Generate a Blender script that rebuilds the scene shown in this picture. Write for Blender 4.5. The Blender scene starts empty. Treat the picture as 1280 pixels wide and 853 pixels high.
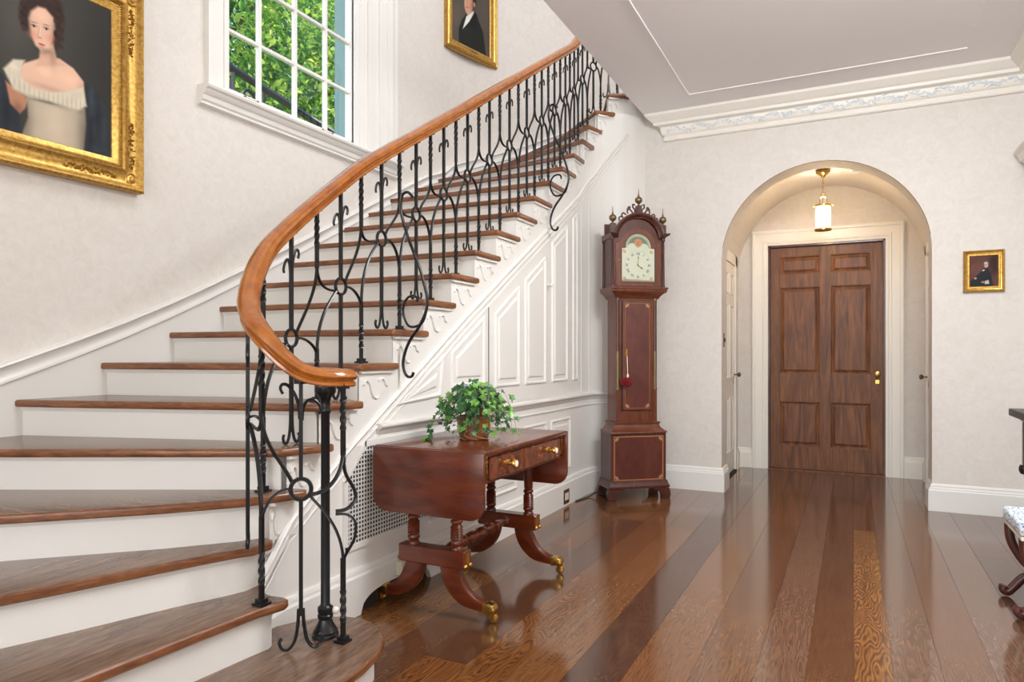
import bpy, bmesh, math, random
import numpy as np
from mathutils import Vector, Matrix
random.seed(7)
PI = math.pi
SC = bpy.context.scene
COL = SC.collection

# ------------------------------------------------------------ camera, world, lights, exposure
cam = bpy.data.objects.new('camera', bpy.data.cameras.new('camera')); COL.objects.link(cam)
cam.location = (0, 0, 1.15); cam.rotation_euler = (PI/2, 0, math.radians(26.5))
cam.data.sensor_width = 36; cam.data.lens = 24; cam.data.shift_y = 16.5/1280
cam.data.clip_start = .05
SC.camera = cam
SC.view_settings.view_transform = 'Standard'; SC.view_settings.look = 'None'
SC.view_settings.exposure = 1.07; SC.view_settings.gamma = 1
SC.view_settings.use_curve_mapping = False
w = bpy.data.worlds.new('world'); SC.world = w; w.use_nodes = True
nt = w.node_tree; nt.nodes.clear()
sky = nt.nodes.new('ShaderNodeTexSky'); sky.sky_type = 'NISHITA'
sky.sun_disc = False; sky.sun_elevation = math.radians(48); sky.sun_rotation = math.radians(250)
bg = nt.nodes.new('ShaderNodeBackground'); bg.inputs[1].default_value = .25
wo = nt.nodes.new('ShaderNodeOutputWorld')
nt.links.new(sky.outputs[0], bg.inputs[0]); nt.links.new(bg.outputs[0], wo.inputs[0])
def lamp(name, kind, loc, rot, energy, color=(1, 1, 1), sx=1, sy=1, soft=.1):
    l = bpy.data.lights.new(name, kind); l.energy = energy; l.color = color
    if kind == 'AREA': l.shape = 'RECTANGLE'; l.size = sx; l.size_y = sy
    elif kind == 'SUN': l.angle = soft
    else: l.shadow_soft_size = soft
    o = bpy.data.objects.new(name, l); COL.objects.link(o); o.location = loc
    o.rotation_euler = rot; return o
D = math.radians
lamp('sun', 'SUN', (-8, 0, 9), (D(40), 0, D(150)), 3.4, (1, .95, .84), soft=.02)
# added fill lamps standing in for unseen daylight from behind, right and above
lamp('rear_fill', 'AREA', (-.6, -2.85, 1.75), (D(122), 0, 0), 80, (.98, .98, .97), 3.6, 2.3)
lamp('side_fill', 'AREA', (1.08, .6, 1.55), (0, D(96), 0), 5, (1, .96, .91), 2.2, 2.4)
lamp('upper_fill', 'AREA', (-.2, 3.4, 5.6), (0, D(52), 0), 70, (.92, .96, 1), 2.2, 3.4)

lamp('hall_fill', 'AREA', (.35, 2.75, 3.1), (D(28), D(8), 0), 66, (.90, .95, 1), 1.3, .9)  # added fill lamp without a fixture, brightens the far and panelled walls
# ------------------------------------------------------------ materials
def mat(name, col=(.8, .8, .8), rough=.5, metal=0, coat=0, spec=.5):
    m = bpy.data.materials.new(name); m.use_nodes = True
    b = m.node_tree.nodes['Principled BSDF']
    b.inputs['Base Color'].default_value = (*col, 1); b.inputs['Roughness'].default_value = rough
    b.inputs['Metallic'].default_value = metal; b.inputs['Coat Weight'].default_value = coat
    b.inputs['Coat Roughness'].default_value = .08
    b.inputs['Specular IOR Level'].default_value = spec
    return m
def N(m, t, **kw):
    n = m.node_tree.nodes.new(t)
    for k, v in kw.items(): setattr(n, k, v)
    return n
def lk(m, a, b): m.node_tree.links.new(a, b)
def coords(m, scale, rnd=False, rot=(0, 0, 0)):
    tc = N(m, 'ShaderNodeTexCoord'); mp = N(m, 'ShaderNodeMapping')
    mp.inputs['Scale'].default_value = scale; mp.inputs['Rotation'].default_value = rot
    if rnd:
        oi = N(m, 'ShaderNodeObjectInfo'); vm = N(m, 'ShaderNodeVectorMath', operation='SCALE')
        cx = N(m, 'ShaderNodeCombineXYZ')
        for i in range(3): lk(m, oi.outputs['Random'], cx.inputs[i])
        lk(m, cx.outputs[0], vm.inputs[0]); vm.inputs['Scale'].default_value = 17.3
        ad = N(m, 'ShaderNodeVectorMath', operation='ADD')
        lk(m, tc.outputs['Object'], ad.inputs[0]); lk(m, vm.outputs[0], ad.inputs[1])
        lk(m, ad.outputs[0], mp.inputs[0])
    else: lk(m, tc.outputs['Object'], mp.inputs[0])
    return mp
def ramp(m, src, stops):
    r = N(m, 'ShaderNodeValToRGB'); e = r.color_ramp.elements
    while len(e) < len(stops): e.new(.5)
    for el, (p, c) in zip(e, stops): el.position = p; el.color = (*c, 1)
    lk(m, src, r.inputs[0]); return r
def bump(m, src, strength, dist=.002):
    b = N(m, 'ShaderNodeBump'); b.inputs['Strength'].default_value = strength; b.inputs['Distance'].default_value = dist
    lk(m, src, b.inputs['Height']); lk(m, b.outputs[0], m.node_tree.nodes['Principled BSDF'].inputs['Normal'])
def base(m, out): lk(m, out, m.node_tree.nodes['Principled BSDF'].inputs['Base Color'])
def wood(name, dark, light, scale=(30, 3, 30), rough=.3, coat=0., dist=2.5, fine=.35, rnd=True, mid=.5, wave=1.0, bmp=.08):
    m = mat(name, light, rough, coat=coat)
    mp = coords(m, scale, rnd)
    wv = N(m, 'ShaderNodeTexNoise'); wv.inputs['Scale'].default_value = wave; wv.inputs['Detail'].default_value = 5
    wv.inputs['Distortion'].default_value = dist
    lk(m, mp.outputs[0], wv.inputs['Vector'])
    r = ramp(m, wv.outputs['Fac'], [(.3, dark), (mid, tuple((a+b)/2 for a, b in zip(dark, light))), (.72, light)])
    n2 = N(m, 'ShaderNodeTexNoise'); n2.inputs['Scale'].default_value = 6*wave; n2.inputs['Detail'].default_value = 3
    lk(m, mp.outputs[0], n2.inputs['Vector'])
    mx = N(m, 'ShaderNodeMix', data_type='RGBA', blend_type='MULTIPLY'); mx.inputs['Factor'].default_value = fine
    lk(m, r.outputs[0], mx.inputs['A'])
    r2 = ramp(m, n2.outputs['Fac'], [(.35, (.35, .3, .3)), (.6, (1, 1, 1))]); lk(m, r2.outputs[0], mx.inputs['B'])
    base(m, mx.outputs['Result']); bump(m, n2.outputs['Fac'], bmp)
    return m
M = {}
M['white'] = mat('white_paint', (.785, .755, .71), .38)
M['white_gloss'] = mat('white_gloss_paint', (.84, .81, .77), .25)
M['cream'] = mat('cream_paint', (.83, .785, .71), .4)
M['ceiling'] = mat('ceiling_paint', (.90, .875, .88), .75)
# wallpaper: faint damask
m = M['paper'] = mat('wallpaper', (.7, .62, .55), .62)
mp = coords(m, (1, 1, 1)); n1 = N(m, 'ShaderNodeTexNoise'); n1.inputs['Scale'].default_value = 14; n1.inputs['Detail'].default_value = 9
n1.inputs['Roughness'].default_value = .75; n1.inputs['Distortion'].default_value = 1.2
lk(m, mp.outputs[0], n1.inputs['Vector'])
r = ramp(m, n1.outputs['Fac'], [(.36, (.655, .60, .54)), (.5, (.69, .635, .58)), (.64, (.72, .67, .62))]); base(m, r.outputs[0])
mp2 = coords(m, (1, 1, .05)); n2 = N(m, 'ShaderNodeTexNoise'); n2.inputs['Scale'].default_value = 160; lk(m, mp2.outputs[0], n2.inputs['Vector'])
bump(m, n2.outputs['Fac'], .12, .001)
M['rail'] = wood('handrail_wood', (.31, .082, .009), (.46, .148, .018), (16, 16, 16), .16, .6, .6, .18, mid=.5, rnd=False, bmp=.01)
M['tread'] = wood('stair_tread_oak', (.125, .068, .042), (.27, .16, .10), (3, 26, 26), .27, .15, 1.0, .5, bmp=.05)
M['treadx'] = wood('stair_tread_oak_long', (.125, .068, .042), (.27, .16, .10), (26, 3, 26), .27, .15, 1.0, .5, bmp=.05)
M['nosing'] = wood('stair_nosing', (.13, .042, .016), (.33, .125, .045), (8, 8, 60), .3, .1, 1.0, .4)
M['mahog'] = wood('mahogany', (.080, .012, .003), (.165, .028, .006), (4, 22, 22), .22, .25, 1.0, .2, bmp=.01)
M['mahog_hi'] = wood('mahogany_drawer', (.09, .018, .006), (.27, .062, .018), (9, 9, 9), .22, .5, 2.5, .3, bmp=.02)
M['clock'] = wood('clock_mahogany', (.10, .026, .012), (.20, .055, .024), (20, 20, 3), .3, .15, 1.2, .3, bmp=.02)
M['clock_dark'] = wood('clock_dark_mahogany', (.055, .015, .010), (.12, .033, .021), (20, 20, 3), .32, .15, 1.2, .35, bmp=.02)
M['clock_hi'] = wood('clock_crotch_veneer', (.085, .022, .016), (.145, .040, .027), (5, 5, 2.5), .3, .2, 1.5, .25, bmp=.02)
M['door'] = wood('door_pine', (.115, .038, .012), (.26, .098, .032), (14, 14, 1.3), .5, .0, 1.8, .4, bmp=.1)
M['door_panel'] = wood('door_pine_panel', (.10, .033, .011), (.26, .094, .032), (10, 10, 1.1), .5, .0, 2.5, .4, bmp=.1)
M['iron'] = mat('wrought_iron', (.013, .013, .014), .28, .2)
M['brass'] = mat('brass', (.62, .38, .09), .25, 1)
M['brass_old'] = mat('aged_brass', (.22, .155, .085), .42, .85)
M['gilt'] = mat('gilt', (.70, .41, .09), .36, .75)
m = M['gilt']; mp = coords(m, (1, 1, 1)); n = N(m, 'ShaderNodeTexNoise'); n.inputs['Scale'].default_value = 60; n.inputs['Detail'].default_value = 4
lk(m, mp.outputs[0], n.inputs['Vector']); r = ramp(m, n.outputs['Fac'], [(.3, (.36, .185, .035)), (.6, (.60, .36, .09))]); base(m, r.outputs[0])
M['gilt_dark'] = mat('dark_gilt', (.36, .19, .04), .45, .7)  # darker gilt for raised ornament and the arch seam
M['inlay'] = mat('satinwood_inlay', (.36, .14, .06), .35)
M['inlay_l'] = mat('pale_inlay', (.50, .29, .14), .35)
M['ivory'] = mat('ivory', (.85, .78, .66), .3)
M['black'] = mat('black', (.012, .012, .012), .4)
M['dark'] = mat('dark_hollow', (.02, .015, .012), .9)
M['copper'] = wood('copper_pot', (.16, .032, .009), (.44, .115, .03), (6, 6, 6), .3, .3, 1.5, .3, bmp=.02)
M['leaf_a'] = mat('ivy_dark', (.018, .085, .022), .32)
M['leaf_b'] = mat('ivy_light', (.13, .32, .03), .35)
M['leaf_c'] = mat('ivy_mid', (.045, .17, .026), .32)
M['stem'] = mat('ivy_stem', (.30, .25, .10), .6)
M['tassel'] = mat('red_tassel', (.20, .004, .012), .85)
M['beige'] = mat('beige_plastic', (.70, .62, .45), .5)
M['tree_leaf'] = mat('tree_leaf', (.16, .42, .04), .5)
m = M['tree_leaf']; mp = coords(m, (1, 1, 1)); n = N(m, 'ShaderNodeTexNoise'); n.inputs['Scale'].default_value = 2.2; n.inputs['Detail'].default_value = 4
lk(m, mp.outputs[0], n.inputs['Vector']); r = ramp(m, n.outputs['Fac'], [(.38, (.035, .15, .05)), (.5, (.14, .36, .05)), (.60, (.60, .74, .14))]); base(m, r.outputs[0])
pb = m.node_tree.nodes['Principled BSDF']; tr = N(m, 'ShaderNodeBsdfTranslucent'); lk(m, r.outputs[0], tr.inputs[0])
ms = N(m, 'ShaderNodeMixShader'); ms.inputs[0].default_value = .5
lk(m, pb.outputs[0], ms.inputs[1]); lk(m, tr.outputs[0], ms.inputs[2])
lk(m, ms.outputs[0], m.node_tree.nodes['Material Output'].inputs[0])
M['bark'] = mat('bark', (.16, .12, .085), .9)
M['teal'] = mat('pale_green_outer_paint', (.15, .27, .25), .5)
M['brick'] = mat('outer_brick', (.40, .27, .2), .85)
M['grass'] = mat('grass', (.10, .22, .04), .9)
m = M['glass'] = mat('window_glass', (.9, 1, .97), .0)
g = m.node_tree.nodes['Principled BSDF']; t = N(m, 'ShaderNodeBsdfTransparent'); gl = N(m, 'ShaderNodeBsdfGlossy'); gl.inputs['Roughness'].default_value = .01
lw = N(m, 'ShaderNodeLayerWeight'); pw = N(m, 'ShaderNodeMath', operation='POWER'); pw.inputs[1].default_value = 4; lk(m, lw.outputs['Facing'], pw.inputs[0])
fr = N(m, 'ShaderNodeMath', operation='MULTIPLY_ADD'); fr.inputs[1].default_value = .5; fr.inputs[2].default_value = .03; lk(m, pw.outputs[0], fr.inputs[0]); mx = N(m, 'ShaderNodeMixShader')
lk(m, fr.outputs[0], mx.inputs[0]); lk(m, t.outputs[0], mx.inputs[1]); lk(m, gl.outputs[0], mx.inputs[2]); lk(m, mx.outputs[0], m.node_tree.nodes['Material Output'].inputs[0])
m = M['lamp_glass'] = mat('lantern_glass', (1, .93, .75), .25)
m = M['bulb'] = mat('bulb', (1, .8, .5), .4)
b_ = m.node_tree.nodes['Principled BSDF']; b_.inputs['Emission Color'].default_value = (1, .72, .38, 1); b_.inputs['Emission Strength'].default_value = 9
m = M['lamp_glass']; t = N(m, 'ShaderNodeBsdfTransparent'); t.inputs[0].default_value = (1, .95, .82, 1); tl = N(m, 'ShaderNodeBsdfTranslucent'); tl.inputs[0].default_value = (1, .9, .7, 1)
mx = N(m, 'ShaderNodeMixShader'); mx.inputs[0].default_value = .35; lk(m, t.outputs[0], mx.inputs[1]); lk(m, tl.outputs[0], mx.inputs[2]); lk(m, mx.outputs[0], m.node_tree.nodes['Material Output'].inputs[0])
# vertex-colour paint for flat pictures
m = M['paint'] = mat('oil_paint', (.5, .5, .5), .62, spec=.25)
at = N(m, 'ShaderNodeVertexColor'); at.layer_name = 'Col'; base(m, at.outputs[0])
# upholstery
m = M['cushion'] = mat('blue_white_fabric', (.5, .55, .6), .9); mp = coords(m, (1, 1, 1))
v = N(m, 'ShaderNodeTexVoronoi'); v.inputs['Scale'].default_value = 75; lk(m, mp.outputs[0], v.inputs['Vector'])
r = ramp(m, v.outputs['Distance'], [(.3, (.08, .17, .30)), (.52, (.72, .74, .74))]); base(m, r.outputs[0])
# frieze: blue-grey wash in the plaster
m = M['frieze'] = mat('frieze_plaster', (.66, .68, .70), .6)
# floor oak: long cathedral grain that differs from plank to plank
m = M['plank'] = mat('oak_floor', (.15, .06, .03), .13, coat=.3)
m.node_tree.nodes['Principled BSDF'].inputs['Coat Roughness'].default_value = .10
mp = coords(m, (1, .2, 1), True)
n0 = N(m, 'ShaderNodeTexNoise'); n0.inputs['Scale'].default_value = 4.5; n0.inputs['Detail'].default_value = 3; n0.inputs['Roughness'].default_value = .5
lk(m, mp.outputs[0], n0.inputs['Vector'])
mu = N(m, 'ShaderNodeMath', operation='MULTIPLY'); mu.inputs[1].default_value = 300; lk(m, n0.outputs['Fac'], mu.inputs[0])
sn = N(m, 'ShaderNodeMath', operation='SINE'); lk(m, mu.outputs[0], sn.inputs[0])
mr = N(m, 'ShaderNodeMapRange'); mr.inputs['From Min'].default_value = -1; mr.inputs['To Min'].default_value = .22; mr.inputs['To Max'].default_value = .72; lk(m, sn.outputs[0], mr.inputs['Value'])
mpf = coords(m, (1, .04, 1), True); nf = N(m, 'ShaderNodeTexNoise'); nf.inputs['Scale'].default_value = 210; nf.inputs['Detail'].default_value = 2
lk(m, mpf.outputs[0], nf.inputs['Vector'])
oi = N(m, 'ShaderNodeObjectInfo')
rd = ramp(m, oi.outputs['Random'], [(0, (.075, .029, .014)), (.35, (.115, .042, .016)), (.7, (.155, .056, .018)), (1, (.17, .067, .022))])
rl = ramp(m, oi.outputs['Random'], [(0, (.12, .052, .026)), (.35, (.165, .070, .030)), (.7, (.205, .085, .031)), (1, (.27, .12, .042))])
mx = N(m, 'ShaderNodeMix', data_type='RGBA'); lk(m, mr.outputs[0], mx.inputs['Factor']); lk(m, rd.outputs[0], mx.inputs['A']); lk(m, rl.outputs[0], mx.inputs['B'])
rf = ramp(m, nf.outputs['Fac'], [(.35, (.55, .5, .48)), (.6, (1, 1, 1))])
mx2 = N(m, 'ShaderNodeMix', data_type='RGBA', blend_type='MULTIPLY'); mx2.inputs['Factor'].default_value = .7
lk(m, mx.outputs['Result'], mx2.inputs['A']); lk(m, rf.outputs[0], mx2.inputs['B']); base(m, mx2.outputs['Result'])
bump(m, nf.outputs['Fac'], .05, .001)

def plank_variant(name, a, b, lo=.22, hi=.72):
    v = M['plank'].copy(); v.name = name; M[name] = v
    for nd in v.node_tree.nodes:
        if nd.type == 'MAP_RANGE': nd.inputs['To Min'].default_value = lo; nd.inputs['To Max'].default_value = hi
        if nd.type == 'VALTORGB' and len(nd.color_ramp.elements) == 4:
            base_ = a if nd.color_ramp.elements[0].color[0] < .1 else b
            for e in nd.color_ramp.elements: e.color = (*base_, 1)
plank_variant('plank_dark', (.055,.023,.013), (.12,.050,.024), .1, .9)
plank_variant('plank_figured', (.13,.050,.018), (.33,.145,.045), .08, .92)
plank_variant('plank_orange', (.125,.043,.013), (.25,.096,.027), .1, .9)
plank_variant('plank_grey', (.12,.058,.034), (.22,.115,.068))
# ------------------------------------------------------------ mesh helpers
class MB:
    def __init__(s): s.v = []; s.f = []
    def add(s, vs, fs):
        o = len(s.v); s.v += [tuple(p) for p in vs]; s.f += [tuple(i+o for i in f) for f in fs]; return s
    def box(s, a, b):
        x0, y0, z0 = a; x1, y1, z1 = b
        return s.add([(x0,y0,z0),(x1,y0,z0),(x1,y1,z0),(x0,y1,z0),(x0,y0,z1),(x1,y0,z1),(x1,y1,z1),(x0,y1,z1)],
              [(0,3,2,1),(4,5,6,7),(0,1,5,4),(1,2,6,5),(2,3,7,6),(3,0,4,7)])
    def obox(s, c, size, fn):   # box in a local frame mapped by fn
        hx, hy, hz = [q/2 for q in size]; p = []
        for dz in (-hz, hz):
            for dx, dy in ((-hx,-hy),(hx,-hy),(hx,hy),(-hx,hy)): p.append(fn(c[0]+dx, c[1]+dy, c[2]+dz))
        return s.add(p, [(0,3,2,1),(4,5,6,7),(0,1,5,4),(1,2,6,5),(2,3,7,6),(3,0,4,7)])
    def prism(s, poly, z0, z1):   # plan polygon
        n = len(poly)
        return s.add([(x,y,z0) for x,y in poly]+[(x,y,z1) for x,y in poly],
              [tuple(range(n))[::-1], tuple(range(n,2*n))]+[(i,(i+1)%n,n+(i+1)%n,n+i) for i in range(n)])
    def prism_f(s, poly, h0, h1, fn):   # polygon (a,b) extruded h0..h1 through fn(a,b,h)
        n = len(poly)
        return s.add([fn(a,b,h0) for a,b in poly]+[fn(a,b,h1) for a,b in poly],
              [tuple(range(n))[::-1], tuple(range(n,2*n))]+[(i,(i+1)%n,n+(i+1)%n,n+i) for i in range(n)])
    def lathe(s, prof, n=20, c=(0,0,0), fn=None):
        vs = []
        for r_, z in prof:
            for k in range(n):
                a = 2*PI*k/n; p = (c[0]+r_*math.cos(a), c[1]+r_*math.sin(a), c[2]+z); vs.append(fn(*p) if fn else p)
        fs = [(i*n+k, i*n+(k+1)%n, (i+1)*n+(k+1)%n, (i+1)*n+k) for i in range(len(prof)-1) for k in range(n)]
        fs.append(tuple(range(n))[::-1]); fs.append(tuple(range((len(prof)-1)*n, len(prof)*n)))
        return s.add(vs, fs)
    def tube(s, pts, r_, n=6, closed=False, twist=0, flat=1., up=(0,0,1)):
        pts = [Vector(p) for p in pts]; m_ = len(pts); vs = []; fs = []; prev = None
        for i, p in enumerate(pts):
            if closed: t = pts[(i+1)%m_]-pts[i-1]
            else: t = pts[min(i+1,m_-1)]-pts[max(i-1,0)]
            t = t.normalized() if t.length > 1e-9 else Vector((0,0,1))
            if prev is None:
                u = Vector(up)
                if abs(u.normalized().dot(t)) > .95: u = Vector((0,1,0)) if abs(t.y) < .9 else Vector((1,0,0))
            else: u = prev
            u = (u - t*u.dot(t)); u = u.normalized() if u.length > 1e-6 else t.orthogonal().normalized()
            prev = u; w_ = t.cross(u); rr = r_[i] if hasattr(r_, '__len__') else r_
            for k in range(n):
                a = 2*PI*(k+.5)/n + twist*i; vs.append(p + u*(math.cos(a)*rr*flat) + w_*(math.sin(a)*rr))
        for i in range(m_ if closed else m_-1):
            j = (i+1) % m_
            for k in range(n): fs.append((i*n+k, i*n+(k+1)%n, j*n+(k+1)%n, j*n+k))
        if not closed: fs.append(tuple(range(n))[::-1]); fs.append(tuple(range((m_-1)*n, m_*n)))
        return s.add(vs, fs)
    def sweep(s, path, prof, side=1, caps=True, zoff=None):   # prof (out, up); out is 90 deg right of travel (side=1), mitred in plan
        P = [Vector(p) for p in path]; m_ = len(P); k_ = len(prof); vs = []; fs = []
        for i, p in enumerate(P):
            d0 = (P[i]-P[i-1]) if i else (P[1]-P[0]); d1 = (P[i+1]-P[i]) if i < m_-1 else (P[i]-P[i-1])
            d0 = Vector((d0.x, d0.y)).normalized(); d1 = Vector((d1.x, d1.y)).normalized()
            n0 = Vector((d0.y, -d0.x)); n1 = Vector((d1.y, -d1.x)); nn = n0+n1
            nn = nn/(max(nn.dot(n0), .3)) if nn.length > 1e-6 else n0
            for (o_, u_) in prof: vs.append((p.x+nn.x*o_*side, p.y+nn.y*o_*side, p.z+u_))
        for i in range(m_-1):
            for k in range(k_): fs.append((i*k_+k, i*k_+(k+1)%k_, (i+1)*k_+(k+1)%k_, (i+1)*k_+k))
        if caps: fs.append(tuple(range(k_))[::-1]); fs.append(tuple(range((m_-1)*k_, m_*k_)))
        return s.add(vs, fs)
    def build(s, name, m_, parent=None, smooth=None, bevel=0, loc=None, seg=2):
        me = bpy.data.meshes.new(name); me.from_pydata(s.v, [], s.f)
        bm = bmesh.new(); bm.from_mesh(me); bmesh.ops.recalc_face_normals(bm, faces=bm.faces)
        if bevel:
            ed = [e for e in bm.edges if len(e.link_faces) == 2 and e.calc_face_angle(0) > .6]
            bmesh.ops.bevel(bm, geom=ed, offset=bevel, segments=seg, profile=.6, affect='EDGES', clamp_overlap=True)
        bm.to_mesh(me); bm.free()
        if smooth is not None:
            me.polygons.foreach_set('use_smooth', [True]*len(me.polygons)); me.set_sharp_from_angle(angle=math.radians(smooth))
        me.materials.append(m_)
        o = bpy.data.objects.new(name, me); COL.objects.link(o)
        if parent is not None: o.parent = parent
        if loc: o.location = loc
        return o
def empty(name, loc=(0,0,0), rz=0, label=None, cat=None, group=None):
    o = bpy.data.objects.new(name, None); COL.objects.link(o); o.location = loc; o.rotation_euler.z = rz; o.empty_display_size = .1
    if label: o['label'] = label
    if cat: o['category'] = cat
    if group: o['group'] = group
    return o
def rel(o):   # build() above takes world coordinates: child of an empty placed in world
    p = o.parent
    if p is not None:
        o.matrix_parent_inverse = (Matrix.Translation(p.location) @ p.rotation_euler.to_matrix().to_4x4()).inverted()
    return o
def copyo(o, parent, loc=None, name=None):
    c = o.copy(); COL.objects.link(c); c.parent = parent
    if loc is not None: c.location = loc
    return c
def struct(o): o['kind'] = 'structure'; return o
def inset(poly, d):
    n = len(poly); out = []
    ar = sum(poly[i][0]*poly[(i+1)%n][1]-poly[(i+1)%n][0]*poly[i][1] for i in range(n)); sg = 1 if ar > 0 else -1
    for i in range(n):
        p0, p1, p2 = Vector(poly[i-1]), Vector(poly[i]), Vector(poly[(i+1)%n])
        a = (p1-p0).normalized(); b = (p2-p1).normalized()
        na = Vector((-a.y, a.x))*sg; nb = Vector((-b.y, b.x))*sg; nn = na+nb
        nn = nn/max(nn.dot(na), .25) if nn.length > 1e-6 else na
        out.append(tuple(p1+nn*d))
    return out
def relief(mb, poly, steps, fn):   # steps: (inset, height); closes with a flat field
    rings = [[fn(a, b, h) for a, b in inset(poly, d)] for d, h in steps]; n = len(poly)
    vs = [p for r_ in rings for p in r_]; fs = []
    for i in range(len(rings)-1):
        for k in range(n): fs.append((i*n+k, i*n+(k+1)%n, (i+1)*n+(k+1)%n, (i+1)*n+k))
    fs.append(tuple(range((len(rings)-1)*n, len(rings)*n)))
    return mb.add(vs, fs)
def bez(p0, p1, p2, p3, n=12):
    out = []
    for i in range(n+1):
        t_ = i/n; a = (1-t_)**3; b = 3*t_*(1-t_)**2; c = 3*t_*t_*(1-t_); d = t_**3
        out.append(tuple(a*x+b*y+c*z+d*q for x, y, z, q in zip(p0, p1, p2, p3)))
    return out
def catmull(P, sub=6):   # smooth curve through points
    out = []; P = [Vector(p) for p in P]; n = len(P)
    for i in range(n-1):
        p0 = P[max(i-1,0)]; p1 = P[i]; p2 = P[i+1]; p3 = P[min(i+2,n-1)]
        for k in range(sub):
            t_ = k/sub
            out.append(.5*((2*p1)+(p2-p0)*t_+(2*p0-5*p1+4*p2-p3)*t_*t_+(3*p1-p0-3*p2+p3)*t_**3))
    out.append(P[-1]); return out
def arc(cx, cy, r_, a0, a1, n):
    return [(cx+r_*math.cos(D(a0+(a1-a0)*i/n)), cy+r_*math.sin(D(a0+(a1-a0)*i/n))) for i in range(n+1)]
def interp(x, xs, ys):
    return float(np.interp(x, xs, ys))

# ------------------------------------------------------------ floor
floor = struct(MB().box((-3.6, -3.1, -.12), (1.3, 7.5, -.012)).build('floor', M['dark']))
JX = [-3.38, -3.14, -2.9, -2.67, -2.44, -2.22, -2.0, -1.83, -1.64, -1.46, -1.28, -1.103, -.92, -.731, -.52, -.316, -.15, .006, .132, .29, .46, .63, .81, .98, 1.16]
rnd = random.Random(11)
for i in range(len(JX)-1):
    y = -3.05; cuts = []
    while y < 7.4:
        L_ = rnd.uniform(1.5, 3.1); y1 = min(y+L_, 7.42)
        cuts.append((y, y1)); y = y1
    if JX[i] == -.731: cuts = [(-3.05, 1.2), (1.2, 4.18), (4.18, 7.42)]
    if JX[i] == -.92: cuts = [(-3.05, .6), (.6, 4.9), (4.9, 7.42)]
    if JX[i] == .006: cuts = [(-3.05, .9), (.9, 5.0), (5.0, 7.42)]
    for (a, b) in cuts:
        if b-a < .05: continue
        g_ = .0006
        dz = rnd.uniform(-.0007, .0)
        xm = JX[i]
        pm = 'plank'
        if xm == .006 and b < 5.1: pm = 'plank_figured'
        elif xm == -.92 and b < 5: pm = 'plank_dark'
        elif xm in (-.731, -.316) and a < 4.3: pm = 'plank_grey' if xm == -.316 else 'plank'
        elif xm in (-1.46, -1.28) and b < 3.9: pm = 'plank_orange'
        elif xm in (.132, .46) : pm = 'plank_grey'
        elif xm in (.29, .63) and b < 6: pm = 'plank_dark' if xm == .63 else 'plank'
        o = MB().box((JX[i]+g_, a+g_, -.02), (JX[i+1]-g_, b-g_, dz)).build('plank', M[pm], floor)

# ------------------------------------------------------------ stair geometry data
def zt(n): return .1615*n-.022
XR = -1.94
NY = {7:2.39, 8:2.64, 9:2.90, 10:3.17, 11:3.43, 12:3.70, 13:3.98, 14:4.25, 15:4.51, 16:4.75, 17:4.98, 18:5.17}
Rr = {3:(-1.915,1.755), 4:(-1.955,1.815), 5:(-1.945,1.955), 6:(XR,2.135), 19:(-1.95,5.325), 20:(-1.935,5.455), 21:(-1.868,5.556), 22:(-1.752,5.585), 23:(-1.63,5.60)}
for n_, y in NY.items(): Rr[n_] = (XR, y)
WX = -3.36
Ll = {3:(-2.457,.3), 4:(-3.345,.35), 5:(-3.345,1.254), 6:(-3.345,1.73), 7:(-3.345,2.12), 8:(-3.345,2.5), 9:(-3.345,2.83), 10:(-3.345,3.11), 11:(-3.345,3.38), 12:(-3.345,3.64),
      13:(-3.345,3.92), 14:(-3.345,4.2), 15:(-3.345,4.48), 16:(-3.345,4.83), 17:(-3.345,5.19), 18:(-3.26,5.68), 19:(-3.05,6.02), 20:(-2.84,6.33), 21:(-2.37,6.68), 22:(-1.9,6.78), 23:(-1.4,6.78)}
def pull(p, q, d):   # shift line p->q backwards (away from climber) by d, returns both
    a = Vector(p); b = Vector(q); t_ = (b-a).normalized(); nn = Vector((-t_.y, t_.x))
    return (a+nn*d), (b+nn*d)

# wall path of the stairwell
WP = [(WX, -3.0), (WX, 0.0), (WX, 1.0), (WX, 1.6), (WX, 2.35), (WX, 2.742), (WX, 2.894), (WX, 3.45), (WX, 4.11), (WX, 4.6), (WX, 5.0)] + arc(-1.86, 5.3, 1.5, 180, 90, 14) + [(-1.3, 6.8)]
def path_s(P):
    s_ = [0]
    for a, b in zip(P, P[1:]): s_.append(s_[-1]+math.dist(a, b))
    return s_
def on_path(P, S, s_):
    return (interp(s_, S, [p[0] for p in P]), interp(s_, S, [p[1] for p in P]))
WS = path_s(WP)
def wfn(off=0):   # (s, z, h) -> point on stairwell wall, h out into the room (+x side)
    def f(a, z, h):
        x, y = on_path(WP, WS, a); x2, y2 = on_path(WP, WS, a+.02); x0, y0 = on_path(WP, WS, a-.02)
        t_ = Vector((x2-x0, y2-y0)); t_ = t_.normalized() if t_.length > 1e-6 else Vector((1, 0))
        return (x+t_.y*(h+off), y-t_.x*(h+off), z)
    return f
def yS(y): return y+3.0     # arclength from y on the straight stretch
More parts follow.
